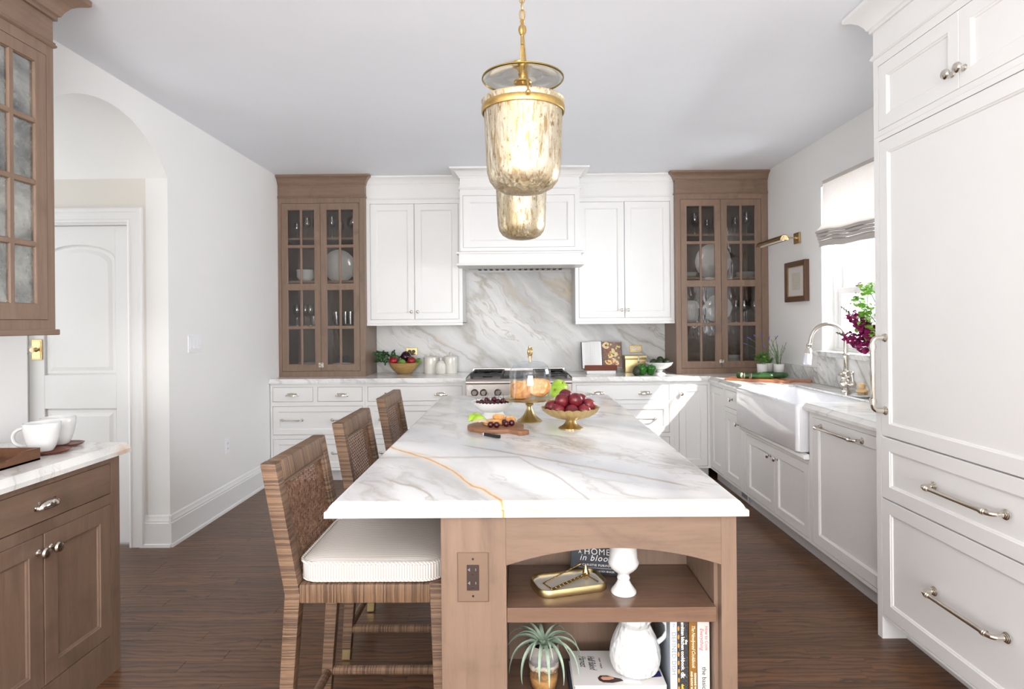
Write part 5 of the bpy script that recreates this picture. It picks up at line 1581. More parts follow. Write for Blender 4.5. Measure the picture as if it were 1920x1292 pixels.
# ------------------------------------------------------------------ back counter, left of the range
M_grass = wood('woven_gold_wood', (190, 156, 100), (168, 132, 76), (136, 102, 56), axis='x', sc=1.5, rough=.45, blotch=.4)
vb = tag(MB().lathe([(0, 0), (.055, 0), (.062, .004), (.10, .035), (.130, .072), (.145, .108), (.141, .110), (.125, .074), (.095, .040), (.055, .010), (0, .008)], 48).build('wooden_bowl', M_grass, None, loc=(-1.10, 5.90, .9145), ang=60), 'golden wooden bowl of vegetables on the counter left of the range', 'bowl')
def round_veg(name, label, cat, loc, r, mat, sc=(1, 1, 1), rot=(0, 0, 0)):
    o = thing(name, label, cat, loc)
    o.rotation_euler = rot
    plum_mb(r).build('skin', mat, o)
    MB().tube([(0, 0, r * .7), (.003, 0, r * 1.15)], .003, 6).build('stalk', M_stem_g, o)
    o.scale = sc
    return o
round_veg('red_apple', 'red apple at the left rim of the wooden bowl', 'apple', (-1.19, 5.84, 1.045), .042, M_red, rot=(.6, .2, 0))
round_veg('red_apple', 'red apple at the right rim of the wooden bowl', 'apple', (-1.02, 5.85, 1.042), .042, M_red, rot=(.5, -.3, 0))
round_veg('aubergine', 'dark purple aubergine at the top of the wooden bowl', 'aubergine', (-1.085, 5.92, 1.082), .052, M_egg, (1, 1.1, .95), (.5, .3, 0))
round_veg('artichoke', 'small green globe between the red apples in the wooden bowl', 'vegetable', (-1.105, 5.83, 1.032), .034, M_lett, (1, 1, .9))
mb = MB(); rk = random.Random(3)
for k in range(46):
    a = rk.uniform(0, 2 * PI); el = rk.uniform(-.2, 1.0); r = rk.uniform(.02, .10)
    b = (-.015 + r * math.cos(a) * 1.0, r * math.sin(a) * .45, .0 + rk.uniform(-.02, .06))
    dd = (math.cos(a) - .4, math.sin(a) * .6 - .25, el)
    e = leaf(mb, b, dd, (0, -.3, 1), rk.uniform(.035, .07), rk.uniform(.014, .024), rk.uniform(.2, 1.4), 5)
    for j in range(3):
        leaf(mb, e, (rk.uniform(-1, 1), rk.uniform(-1, 0), rk.uniform(-1, 1)), (0, -1, .4), .022, .010, 1.2, 3)
ke = tag(mb.build('kale', M_kale, None, loc=(-1.235, 5.885, 1.05)), 'bunch of dark curly kale hanging over the left of the wooden bowl', 'kale')
mb = MB()
for k in range(14):
    a = rk.uniform(-1.2, 1.2)
    leaf(mb, (rk.uniform(-.02, .02), rk.uniform(-.02, .02), rk.uniform(-.01, .02)), (math.cos(a), -.5, math.sin(a) * .8), (0, -.5, 1), rk.uniform(.03, .05), .016, 1.2, 4)
tag(mb.build('lettuce', M_lett, None, loc=(-.985, 5.88, 1.035)), 'pale green lettuce leaves at the right edge of the wooden bowl', 'lettuce')
def canister(loc, r, h, kind, label):
    c = thing('canister', label, 'canister', loc, 0, 'white canisters left of the range')
    if kind == 'small':
        MB().lathe([(0, 0), (r * .9, 0), (r, .006), (r * 1.02, h * .55), (r * .94, h * .86), (r * .70, h), (0, h)], 36).build('jar', M_cream, c, ang=50)
        mb = MB(); pts = []
        for k in range(5):
            a = -PI / 2 + (k - 2) * .22
            mb.tube([(r * 1.01 * math.cos(a + .1 * math.sin(j)), r * 1.01 * math.sin(a + .1 * math.sin(j)), h * (.22 + .09 * j)) for j in range(6)], .0028, 5)
        mb.build('relief', M_cream, c)
    else:
        MB().lathe([(0, 0), (r * .97, 0), (r, .005), (r, h * .96), (r * .985, h), (0, h)], 40).build('jar', M_cream, c, ang=50)
    lid = MB().lathe([(0, h + .0005), (r * (.72 if kind == 'small' else 1.05), h + .0005), (r * (.74 if kind == 'small' else 1.06), h + .008), (r * .9 if kind != 'small' else r * .6, h + .014), (r * .45, h + .020), (0, h + .022)], 40).build('lid', M_cream, c, ang=50)
    if kind == 'loop':
        MB().tube([(.030 * math.cos(t), 0, h + .018 + .036 * math.sin(t)) for t in [PI * k / 16 for k in range(17)]], .0065, 8).build('handle', M_cream, lid)
    else:
        s = .7 if kind == 'small' else 1
        MB().lathe([(.012 * s, h + .018), (.009 * s, h + .026), (.014 * s, h + .036), (.015 * s, h + .044 * 1), (.008 * s, h + .052), (0, h + .054)], 20).build('knob', M_cream, lid)
canister((-.845, 5.95, .9145), .072, .148, 'loop', 'tall white canister with a loop handle on its lid')
canister((-.745, 5.885, .9145), .049, .106, 'small', 'small embossed white jar in front of the two canisters')
canister((-.655, 5.95, .9145), .066, .150, 'knob', 'tall white canister with a round knob, nearest the range')

# ------------------------------------------------------------------ back counter, right of the range
bs = tag(MB().box(-.135, .135, -.10, .10, 0, .028).build('closed_book', plain('white_cover', (228, 226, 222), .5), None, bevel=.002, loc=(.775, 5.83, .9145)), 'white closed book lying under the cookbook stand', 'book')
cs_ = thing('cookbook_stand', 'red-brown wooden cookbook stand on a white book', 'book stand', (.775, 5.80, .9435))
MB().prism([(-.04, 0), (.07, 0), (.07, .008), (.0, .008), (-.028, .026), (-.04, .05), (-.046, .05)], 'x', -.152, .152).build('ledge', M_redwood, cs_, bevel=.002)
MB().box(-.14, .14, 0, .008, 0, .19, RX(-.32) @ T(0, .02, .004)).build('back_board', M_redwood, cs_, bevel=.002)
ob = thing('open_cookbook', 'open cookbook with a taco photograph on its right page', 'book', (.795, 5.792, .963), 0)
ob.rotation_euler = (-.30, 0, 0)
def foodmat():
    m = NT('taco_page_print')
    v = m.coord(scale=(1, 1, 1))
    n = m.noise(v, 60, 5, .7)
    m.P(Base_Color=m.ramp(n, [(.3, rgba((92, 62, 54))), (.5, rgba((130, 96, 84))), (.7, rgba((158, 124, 108)))]), Roughness=.35)
    return m.m
def textmat():
    m = NT('recipe_page_print')
    c = m.sep(m.coord())
    ln = m.math('LESS_THAN', m.math('FRACT', m.math('MULTIPLY', c[2], 105.0)), .38)
    n = m.math('GREATER_THAN', m.noise(m.coord(scale=(130, 1, 1)), 2, 2), .45)
    ins = m.math('LESS_THAN', m.math('ABSOLUTE', m.math('ADD', c[0], .092)), .07)
    k = m.math('MULTIPLY', m.math('MULTIPLY', ln, n), m.math('MULTIPLY', ins, .3))
    m.P(Base_Color=m.mix(k, rgba((238, 236, 234)), rgba((120, 120, 130))), Roughness=.6)
    return m.m
def page_block(s, name, mat, thick):
    L = []
    for k in range(9):
        t = k / 8
        x = s * (.004 + .182 * t); b = .020 * math.sin(PI * min(1, t * 1.3)) * (1 - t) + thick
        L.append((x, -b))
    return L
M_bcover = plain('cookbook_cover', (70, 72, 84), .5)
mb = MB(); mb.box(-.196, -.002, .0, .004, -.003, .262, RZ(-.10)); mb.box(.002, .196, 0, .004, -.003, .262, RZ(.10)); mb.box(-.012, .012, .001, .005, -.003, .262)
mb.build('cover', M_bcover, ob, flat=True)
for s, nm, mt in ((-1, 'left_page', textmat()), (1, 'right_page', foodmat())):
    f = [(x, y) for x, y in page_block(s, '', None, .012)]
    b = [(x, -.001 + abs(x) * .0) for x, y in f][::-1]
    poly = f + b if s > 0 else f[::-1] + b[::-1]
    pgs = MB().prism(f + b, 'z', 0, .256)
    pgs.v = [(x, y + abs(x) * .09, z) for x, y, z in pgs.v]
    pgs.build('pages', M_paper, ob, ang=30)
    q = MB(); n = len(f)
    q.add([(x, y - .0006 + abs(x) * .09, z) for z in (.002, .254) for x, y in f], [(i, i + 1, n + i + 1, n + i) for i in range(n - 1)])
    pg = q.build(nm, mt, ob, ang=60)
    if s > 0:
        rf = random.Random(5)
        def blob(mb, x, z, r, h=.0006, sx=1, n=10):
            y = -(.020 * math.sin(PI * min(1, ((x - .004) / .182) * 1.3)) * (1 - (x - .004) / .182) + .012) + x * .09 - .0012
            mb.loft([[(x + r * sx * (1 + .2 * math.sin(3 * t + x * 900)) * math.cos(t), y - d, z + r * math.sin(t)) for t in [2 * PI * j / n for j in range(n)]] for d in (0, h)])
        colr = {'tortilla': (232, 204, 156), 'carrot': (222, 116, 52), 'lime': (196, 208, 110), 'green': (78, 118, 50), 'red': (190, 60, 44), 'dark': (58, 40, 34)}
        sets = {k: MB() for k in colr}
        blob(sets['tortilla'], .040, .215, .034)
        for k in range(22):
            a, r = rf.uniform(0, 6.28), rf.uniform(0, .024)
            blob(sets[rf.choice(('dark', 'green', 'red', 'dark'))], .040 + r * math.cos(a), .215 + r * math.sin(a), rf.uniform(.003, .006), .0016, n=6)
        for (x, z) in ((.095, .165), (.072, .115), (.12, .13), (.098, .07), (.06, .05), (.13, .05)):
            blob(sets['tortilla'], x, z, .024, sx=1.25)
            for k in range(10):
                blob(sets[rf.choice(('carrot', 'carrot', 'green', 'lime', 'red'))], x + rf.uniform(-.024, .024), z + rf.uniform(-.016, .02), rf.uniform(.004, .009), .0014, n=7)
        for (x, z) in ((.15, .21), (.168, .205), (.085, .225), (.16, .1), (.03, .06), (.135, .19)): blob(sets['lime'], x, z, .010)
        for kx, m_ in sets.items(): m_.build('photo_' + kx, plain('print_' + kx, colr[kx], .4), pg, flat=True)
# brass box
bb = thing('brass_box', 'brass recipe box with a latch behind the green peppers', 'box', (1.115, 5.90, .9145))
MB().box(-.098, .098, -.07, .07, 0, .125).build('body', M_satin, bb, bevel=.003, seg=2)
ld = MB().box(-.103, .103, -.075, .075, .1255, .160).build('lid', M_satin, bb, bevel=.004, seg=2)
mb = MB(); mb.box(.018, .034, -.079, -.074, .095, .155); mb.tube([(.018, -.081, .115), (.026, -.085, .103), (.034, -.081, .115)], .003, 6); mb.build('latch', M_nickel, ld, bevel=.001)
# avocado bowl
ab = thing('pedestal_bowl', 'white pedestal bowl of avocados right of the brass box', 'bowl', (1.298, 5.65, .9145))
ab.scale = (.9, .9, .95)
MB().lathe([(0, 0), (.06, 0), (.060, .005), (.050, .012), (.030, .020), (.028, .030), (.034, .036), (.034, .042), (.028, .046), (0, .048)], 36).build('foot', M_white, ab)
MB().lathe([(0, .045), (.04, .046), (.085, .060), (.12, .085), (.137, .112), (.135, .116), (.128, .112), (.11, .088), (.08, .068), (.04, .056), (0, .055)], 48).build('bowl', M_white, ab, ang=60)
def avocado(loc, rot, label, g='avocados in the white bowl', s=1.0):
    o = thing('avocado', label, 'avocado', loc, 0, g)
    r = .036 * s
    MB().lathe([(0, -r), (.5 * r, -.88 * r), (.86 * r, -.5 * r), (r, 0), (.92 * r, .45 * r), (.68 * r, .95 * r), (.42 * r, 1.35 * r), (.2 * r, 1.5 * r), (0, 1.53 * r)], 20).build('skin', M_avo, o, ang=80)
    MB().lathe([(.004, 1.5 * r), (.003, 1.58 * r), (0, 1.6 * r)], 8).build('stalk', M_stalk, o)
    o.rotation_euler = rot
for x, y, z, rt_, lab in ((1.265, 5.80, 1.030, (0, 1.5, .3), 'avocado at the left of the white bowl'), (1.325, 5.76, 1.030, (.2, 1.5, 2.8), 'avocado at the front of the white bowl'), (1.345, 5.84, 1.050, (0, 1.4, 1.0), 'topmost avocado in the white bowl'), (1.395, 5.79, 1.030, (0, 1.5, .2), 'avocado front right in the white bowl'), (1.41, 5.86, 1.032, (0, 1.5, 1.6), 'avocado at the right of the white bowl')):
    avocado((1.298 + (x - 1.335) * .88, 5.65 + (y - 5.825) * .88, z - .006), rt_, lab, s=.92)
avocado((1.058, 5.50, .9485), (-.25, .1, 0), 'single dark avocado on the counter beside the green peppers', 'loose avocado')
def pepper(loc, rot, label):
    o = thing('green_pepper', label, 'pepper', loc, 0, 'green peppers on the counter')
    r = .043
    MB().lathe([(0, -.9 * r), (.3 * r, -1.02 * r), (.6 * r, -.95 * r), (.85 * r, -.5 * r), (.98 * r, .1 * r), (1.0 * r, .5 * r), (.82 * r, .92 * r), (.5 * r, 1.02 * r), (.22 * r, .86 * r), (0, .8 * r)], 40, mod=lambda k, t, q, z: (q * (1 - .13 * abs(math.cos(2 * t)) ** 6), z)).build('skin', M_pep, o, ang=80)
    MB().tube([(0, 0, .78 * r), (.002, .001, 1.1 * r), (.008, .003, 1.3 * r)], [.007, .004, .005], 8).build('stalk', M_stem_g, o)
    o.rotation_euler = rot
pepper((1.120, 5.555, .9585), (.15, .1, .5), 'front green pepper beside the avocado'); pepper((1.200, 5.555, .9585), (.2, -.15, 1.2), 'green pepper against the white avocado bowl'); pepper((1.135, 5.665, .958), (.1, .5, 2), 'green pepper at the back in front of the brass box')

# ------------------------------------------------------------------ right counter: board with zucchini, herb pots, flowers
zb = thing('cutting_board', 'long reddish wooden cutting board with zucchini left of the sink', 'cutting board', (1.935, 4.945, .9145), math.atan2(-.295, .398))
P = [(-.245, -.095), (.215, -.095), (.245, -.07), (.248, .02), (.26, .055), (.30, .062), (.37, .060), (.383, .075), (.383, .095), (.37, .108), (.29, .108), (.24, .108), (-.20, .108), (-.245, .085)]
MB().prism(P, 'z', 0, .016).build('board', M_board2, zb, bevel=.003, seg=2)
def zucchini(loc, rz, L, label, cut=False):
    o = thing('zucchini', label, 'zucchini', loc, rz, 'zucchini on the long board')
    r = .023
    pr = [(r * .9 if cut else .3 * r, -L / 2), (r, -L / 2 + (.001 if cut else .01)), (r * 1.02, 0), (r, L / 2 - .03), (r * .82, L / 2 - .012), (r * .4, L / 2 - .002), (0, L / 2)]
    MB().lathe(pr, 20, RY(PI / 2)).build('skin', M_zuc, o, ang=60)
    if cut: MB().lathe([(0, -L / 2 - .0015), (r * .86, -L / 2 - .001), (r * .9, -L / 2 + .0002)], 20, RY(PI / 2)).build('cut_face', M_zin, o)
    else: MB().lathe([(.006, -L / 2 + .002), (.005, -L / 2 - .008), (0, -L / 2 - .009)], 10, RY(PI / 2)).build('stalk', M_stem_g, o)
zucchini((1.955, 4.925, .9545), -.25, .17, 'front zucchini, cut at one end, on the long board', True)
zucchini((2.03, 4.965, .9545), -.3, .20, 'middle whole zucchini on the long board'); zucchini((2.085, 5.005, .9545), -.35, .20, 'rear whole zucchini nearest the wall on the long board')
for x, y, rz, L, lab in ((1.845, 4.975, -.6, .032, 'short zucchini piece beside the cut zucchini'), (1.800, 5.005, -1.2, .036, 'zucchini end piece with its white face up, at the left on the long board')):
    o = thing('zucchini_piece', lab, 'zucchini', (x, y, .9545), rz, 'zucchini pieces on the long board')
    MB().lathe([(.022, -L / 2), (.023, 0), (.022, L / 2)], 20, RZ(.4) @ RY(PI / 2)).build('skin', M_zuc, o, ang=40)
    for s in (-1, 1): MB().lathe([(0, s * L / 2 + s * .001), (.0205, s * L / 2 + s * .0008), (.022, s * L / 2)], 20, RZ(.4) @ RY(PI / 2)).build('cut_face', M_zin, o)
rtray = thing('round_riser', 'round wooden riser with dark top holding three herb pots', 'stand', (2.135, 5.27, .9145))
MB().lathe([(0, .022), (.125, .022), (.130, .026), (.130, .036), (.126, .040), (0, .040)], 56).build('top', wood('riser_wood', (128, 108, 88), (104, 86, 68), (70, 56, 44), axis='x', sc=2), rtray)
for k in range(3): MB().lathe([(.010, 0), (.014, .022), (0, .022)], 16, T(.09 * math.cos(2.1 * k), .09 * math.sin(2.1 * k), 0)).build('foot', M_walnut, rtray)
def potm(loc, label, grp='white herb pots on the round riser'):
    p = thing('herb_pot', label, 'pot', loc, 0, grp)
    MB().lathe([(0, 0), (.036, 0), (.039, .003), (.044, .074), (.043, .076), (.040, .074), (.037, .062), (0, .062)], 36).build('pot', M_matte, p, ang=50)
    MB().lathe([(.0385, .064), (0, .066)], 20, cap=False).build('soil', plain('soil', (54, 42, 34), .95) if 'soil' not in bpy.data.materials else bpy.data.materials['soil'], p)
    return p
ZP = .955
pa = potm((2.065, 5.21, ZP), 'white pot of basil at the left of the round riser')
mb = MB(); ms = MB(); rb = random.Random(11)
for k in range(11):
    a = rb.uniform(0, 2 * PI); h = rb.uniform(.05, .12); x, y = .018 * math.cos(a), .018 * math.sin(a)
    tx, ty = x * 3, y * 3
    ms.tube([(x, y, .062), ((x + tx) / 2, (y + ty) / 2, .065 + h * .6), (tx, ty, .07 + h)], .0014, 5)
    for j in range(7):
        t = rb.uniform(.3, 1)
        b = (x + (tx - x) * t, y + (ty - y) * t, .064 + h * t)
        aa = rb.uniform(0, 6.28)
        leaf(mb, b, (math.cos(aa), math.sin(aa), rb.uniform(-.1, .6)), (0, 0, 1), rb.uniform(.026, .042), rb.uniform(.009, .014), 1.0, 5)
ms.build('stems', M_stem_g, pa); mb.build('leaves', M_leaf, pa)['kind'] = 'stuff'
pb = potm((2.165, 5.335, ZP), 'white pot of lavender at the back of the round riser')
mb = MB(); ms = MB(); fl = MB()
for k, (dx, dy, h) in enumerate(((-.21, .0, .19), (-.17, .02, .24), (-.115, .02, .26), (-.07, -.02, .27), (.02, .02, .24), (.07, -.03, .25), (-.03, .03, .18))):
    pts = [(0, 0, .06), (dx * .25, dy * .3, .06 + h * .45), (dx * .62, dy * .7, .06 + h * .82), (dx, dy, .06 + h)]
    ms.tube(pts, .0012, 5)
    e = Vector(pts[-1]); d = (e - Vector(pts[-2])).normalized()
    for j in range(9):
        c = e - d * (.004 * j) + Vector((rb.uniform(-.003, .003), rb.uniform(-.003, .003), rb.uniform(-.002, .002)))
        fl.sphere(tuple(c), .0036, 6, 4)
for k in range(60):
    a = rb.uniform(0, 6.28); r = rb.uniform(0, .03)
    leaf(mb, (r * math.cos(a), r * math.sin(a), .06), (math.cos(a) * .5, math.sin(a) * .5, 1), (-math.cos(a), -math.sin(a), .3), rb.uniform(.05, .11), .0035, .5, 4)
ms.build('stems', M_stem_g, pb); fl.build('flower_spikes', M_lav, pb)['kind'] = 'stuff'; mb.build('leaves', M_rose, pb)['kind'] = 'stuff'
pc = potm((2.195, 5.19, ZP), 'white pot of rosemary at the right of the round riser')
mb = MB(); ms = MB()
for k in range(13):
    a = rb.uniform(0, 6.28); h = rb.uniform(.10, .25); sp_ = rb.uniform(.02, .09)
    x1, y1 = sp_ * math.cos(a), sp_ * math.sin(a) * .6
    if x1 > .06: h *= .8
    pts = [Vector((.012 * math.cos(a), .012 * math.sin(a), .062)), Vector((x1 * .35, y1 * .35, .062 + h * .5)), Vector((x1, y1, .062 + h))]
    ms.tube(pts, .0014, 5)
    for j in range(26):
        t = j / 26
        p = pts[0].lerp(pts[1], t * 2) if t < .5 else pts[1].lerp(pts[2], t * 2 - 1)
        aa = j * 2.4
        leaf(mb, p, (math.cos(aa), math.sin(aa), .8), (0, 0, 1), .017, .0018, .3, 2)
ms.build('stems', M_stem_g, pc); mb.build('needles', M_rose, pc)['kind'] = 'stuff'

# flowers by the window
vz = thing('flower_vase', 'glass vase of magenta snapdragons and green blooms by the window', 'vase', (2.10, 3.42, .9145))
MB().lathe([(0, .004), (.05, .004), (.055, 0), (.058, .02), (.050, .12), (.045, .20), (.052, .23), (.050, .231), (.043, .20), (.047, .12), (.052, .02), (0, .012)], 32).build('vase', M_stem, vz, ang=60)
M_snap = fruit('snapdragon_petal', [(.3, (104, 12, 62)), (.5, (158, 22, 98)), (.7, (196, 62, 140))], 60, .6)
M_budd = fruit('snapdragon_bud', [(.3, (66, 62, 48)), (.7, (104, 92, 70))], 60, .6)
M_bells = fruit('green_bells', [(.3, (120, 178, 60)), (.7, (172, 216, 104))], 40, .5)
M_dstem = plain('dark_stem', (58, 52, 44), .6)
rv = random.Random(21)
def spike(base, tip, fl0=.45, L=.0, idx=0):
    b, e = Vector(base), Vector(tip)
    mid = b.lerp(e, .5) + Vector((0, 0, .05))
    pts = [b.lerp(mid, t / 4).lerp(mid.lerp(e, t / 4), t / 4) for t in range(5)]
    s = MB(); s.tube(pts, [.004, .0036, .003, .0026, .0014], 6); so = s.build('stem', M_dstem, vz)
    pe = MB(); bu = MB()
    n = 34
    for k in range(n):
        t = fl0 + (1 - fl0) * k / n
        c = b.lerp(mid, t).lerp(mid.lerp(e, t), t)
        u = (k / n)
        a = k * 2.4
        d0 = (e - b).normalized(); s1 = d0.orthogonal().normalized(); s2 = d0.cross(s1)
        d = s1 * math.cos(a) + s2 * math.sin(a)
        if u < .72:
            rr_ = .038 * (1 - u * .55)
            for j in range(5):
                q = c + d * rr_ * .6
                leaf(pe, q, d + Vector((rv.uniform(-.7, .7), rv.uniform(-.7, .7), rv.uniform(-.7, .7))), d0 + Vector((0, 0, .3)), rr_ * 1.0, rr_ * .5, 1.6, 4)
        else:
            rr_ = .011 * (1.25 - u)
            bu.sphere(tuple(c + d * rr_ * .9), rr_ * .85 + .001, 7, 5)
    pe.build('blossoms', M_snap, so)['kind'] = 'stuff'; bu.build('buds', M_budd, so)['kind'] = 'stuff'
for base, tip in (((.01, .0, .22), (-.24, .13, .56)), ((.0, .01, .22), (-.20, .10, .505)), ((-.01, 0, .22), (-.26, .15, .41)), ((.01, -.01, .22), (-.02, .02, .58)), ((.0, 0, .22), (-.035, .05, .46)), ((.0, 0, .22), (.04, -.02, .5)), ((.01, 0, .22), (.06, .05, .44))): spike(base, tip)
for tx, ty, tz in ((-.165, .09, .60), (-.14, .05, .54), (-.12, .06, .66), (-.14, .06, .47), (-.04, .03, .55), (-.12,.03,.42)):
    s = MB(); s.tube([(0, 0, .22), (tx * .4, ty * .4, .22 + (tz - .22) * .55), (tx, ty, tz)], .002, 6); so = s.build('stem', M_stem_g, vz)
    g_ = MB()
    for k in range(26):
        c = Vector((tx, ty, tz)) + Vector((rv.uniform(-.03, .03), rv.uniform(-.03, .03), rv.uniform(-.04, .035)))
        a = rv.uniform(0, 6.28)
        leaf(g_, c, (math.cos(a), math.sin(a), rv.uniform(-.6, .8)), (0, 0, 1), rv.uniform(.022, .036), rv.uniform(.012, .019), 1.4, 4)
    g_.build('bell_blooms', M_bells, so)['kind'] = 'stuff'
lf = MB()
for k in range(16):
    a = rv.uniform(0, 6.28)
    leaf(lf, (rv.uniform(-.03, .03), rv.uniform(-.03, .03), rv.uniform(.2, .34)), (math.cos(a), math.sin(a), .2), (0, 0, 1), rv.uniform(.04, .07), .009, .8, 5)
lf.build('leaves', M_kale, vz)['kind'] = 'stuff'

# ------------------------------------------------------------------ things on the island's open shelves
SZ = .6215
ty_ = thing('trinket_tray', 'brass-sided cream tray on the upper island shelf', 'tray', (.142, 1.800, SZ), math.radians(16))
def rrect(hx, hy, r, z, n=8): return rr(-hx, hx, -hy, hy, r, z, n)
MB().loft([rrect(.105, .062, .035, 0), rrect(.106, .063, .036, .002), rrect(.106, .063, .036, .020), rrect(.1045, .0615, .035, .0215), rrect(.102, .059, .033, .0205), rrect(.099, .056, .03, .012)], cap1=False).build('rim', M_satin, ty_, ang=50)
MB().loft([rrect(.1025, .0595, .033, .0203), rrect(.099, .056, .03, .0115), rrect(.094, .051, .027, .0095)], cap0=False).build('enamel', ceramic('pearl_enamel', (226, 220, 208), .2), ty_, ang=60)
gc = thing('gold_chain', 'gold rod-link chain with a teardrop pendant lying on the cream tray', 'ornament', (.142, 1.800, SZ + .012), math.radians(16))
M_gch = metal('shiny_gold', (236, 206, 150), .24, .04)
def rods(pts, name):
    mb = MB()
    for a, b in zip(pts[:-1], pts[1:]):
        a, b = Vector(a), Vector(b); L = (b - a).length; n = max(1, round(L / .0135))
        for k in range(n):
            p, q = a.lerp(b, (k + .05) / n), a.lerp(b, (k + .92) / n)
            mb.tube([p, q], .0025, 6); mb.sphere(tuple(a.lerp(b, (k + 1) / n)), .002, 6, 4)
    mb.build(name, M_gch, gc)
rods([(.050, .022, .042), (-.078, -.002, .006), (-.066, -.040, .004), (.048, -.010, .022), (.052, -.012, .022)], 'links')
rods([(-.064, -.043, .003), (.050, -.016, .020), (.075, -.046, .010)], 'links')
MB().lathe([(0, 0), (.008, .002), (.0115, .010), (.0105, .020), (.006, .032), (.002, .042), (0, .043)], 20, T(.058, .008, -.001)).build('teardrop', M_gch, gc)
ur = thing('urn', 'white ceramic footed urn on the upper island shelf', 'urn', (.296, 1.757, SZ))
MB().lathe([(0, 0), (.035, 0), (.0365, .003), (.035, .008), (.027, .018), (.0195, .030), (.0165, .038), (.0185, .041), (.0185, .045), (.0165, .048), (.0165, .054), (.020, .058), (.031, .066), (.040, .076), (.044, .086), (.0435, .092), (.0415, .0945), (.042, .097), (.0395, .101), (.039, .128), (.0395, .140), (.0425, .150), (.043, .154), (.040, .154), (.036, .14), (.034, .10), (.02, .08), (0, .075)], 44).build('body', M_white, ur, ang=50)
mb = MB(); mb.sphere((.0, -.0395, .128), .004, 8, 6, (1, .5, 1.3)); mb.build('relief', M_white, ur)
M_navy = plain('navy_cover', (46, 50, 62), .5)
bk_ = thing('standing_book', 'dark navy book standing at the back of the upper island shelf', 'book', (.236, 1.900, SZ))
bk_.rotation_euler = (-.05, 0, math.radians(-11))
MB().box(-.075, .078, -.022, -.0195, 0, .205).build('cover', M_navy, bk_, bevel=.0008)
MB().box(-.074, .076, -.0195, .0195, .003, .202).build('pages', M_paper, bk_, flat=True)
MB().box(-.075, .078, .0195, .022, 0, .205).build('back_cover', M_navy, bk_, flat=True)
MB().box(-.0775, -.075, -.022, .022, 0, .205).build('spine', plain('green_spine', (26, 52, 40), .5), bk_, flat=True)
M_lett_w = plain('cover_lettering', (226, 224, 216), .6)
F = lambda x, z: T(x, -.0223, z) @ RX(PI / 2)
text(bk_, 'title', 'HOME', .026, F(.004, .068), M_lett_w, sp=1.15)
text(bk_, 'title', 'A', .014, F(-.048, .066), M_lett_w)
text(bk_, 'title', 'in bloom', .026, F(.004, .049), M_lett_w, shear=.3, sp=1.15)
text(bk_, 'author', 'CHRISTIE PURIFOY', .0088, F(.004, .028), M_lett_w, sp=1.25, bold=.0001)
text(bk_, 'subtitle', 'AUTHOR OF GARDEN MAKER', .0072, F(.004, .0105), M_lett_w, sp=1.1, bold=.0001)
MB().box(-.052, .068, -.0224, -.0221, .0195, .0203).build('rule', M_lett_w, bk_, flat=True)

CZ = .3205
# air plant in its pot
def potmat():
    m = NT('reactive_glaze')
    c = m.sep(m.coord()); n = m.noise(m.coord(scale=(1, 1, 1.6)), 26, 5, .65, 1.0)
    h = m.math('ADD', c[2], m.math('MULTIPLY', m.math('SUBTRACT', n, .5), .07))
    col = m.ramp(m.mapr(h, 0, .145), [(.0, rgba((120, 84, 52))), (.22, rgba((196, 150, 92))), (.42, rgba((110, 84, 62))), (.52, rgba((214, 204, 186))), (.58, rgba((120, 118, 122))), (.75, rgba((170, 162, 158))), (1.0, rgba((150, 138, 130)))])
    m.P(Base_Color=col, Roughness=.22)
    m.bump(n, .2, .004)
    return m.m
ap = thing('potted_air_plant', 'silvery air plant in a rough glazed pot on the lower island shelf', 'plant', (.067, 1.81, CZ))
MB().lathe([(0, 0), (.034, 0), (.038, .004), (.043, .045), (.0455, .095), (.046, .128), (.044, .134), (.041, .130), (.039, .10), (0, .095)], 40, mod=lambda k, t, r, z: (r * (1 + .02 * math.sin(3 * t + z * 30)), z)).build('pot', potmat(), ap, ang=60)
MB().lathe([(.040, .112), (0, .114)], 20, cap=False).build('soil', M_dark, ap)
M_air = fruit('air_plant_leaf', [(.3, (136, 158, 136)), (.7, (176, 194, 172))], 30, .7)
ra = random.Random(9)
def airleaf(a, L, rise, W, dr):
    mb = MB(); n = 16
    p = Vector((.010 * math.cos(a), .010 * math.sin(a), .128)); el = rise
    rows = []
    for k in range(n + 1):
        t = k / n
        d = Vector((math.cos(a) * math.cos(el), math.sin(a) * math.cos(el), math.sin(el)))
        s = Vector((-math.sin(a), math.cos(a), 0)); up = s.cross(d) * -1
        up = d.cross(s)
        w = W * (1 - t) ** .75 + .0004
        rows += [p - s * w + up * w * .55, p - s * w * .5 + up * w * .08, p.copy(), p + s * w * .5 + up * w * .08, p + s * w + up * w * .55]
        p = p + d * (L / n); el -= dr / n * (1.4 if t < .6 else .7)
    mb.add([tuple(v) for v in rows], [(k * 5 + i, k * 5 + i + 1, k * 5 + 6 + i, k * 5 + 5 + i) for k in range(n) for i in range(4)])
    mb.build('leaf', M_air, ap, ang=80)
for a, L, ri, W, dr in ((-1.45, .150, .55, .0075, 2.0), (-1.75, .135, .5, .007, 2.1), (-2.3, .155, .55, .0085, 2.1), (-2.75, .15, .6, .0085, 1.9), (3.05, .15, .8, .0085, 1.9), (2.6, .14, 1.0, .008, 1.8), (-1.0, .155, .6, .0075, 2.1), (-.55, .165, .65, .008, 2.0), (-.1, .17, .7, .008, 2.1), (.3, .16, .85, .0075, 2.2), (.9, .13, 1.0, .007, 1.8), (1.7, .12, 1.05, .007, 1.7), (2.2, .12, 1.1, .007, 1.6), (-1.3, .10, 1.15, .006, 1.9), (-2.0, .11, 1.1, .006, 1.8), (-.7, .11, 1.2, .006, 2.0), (.1, .10, 1.3, .006, 1.8), (3.0, .10, 1.25, .006, 1.8)):
    airleaf(a, L, ri, W, dr)
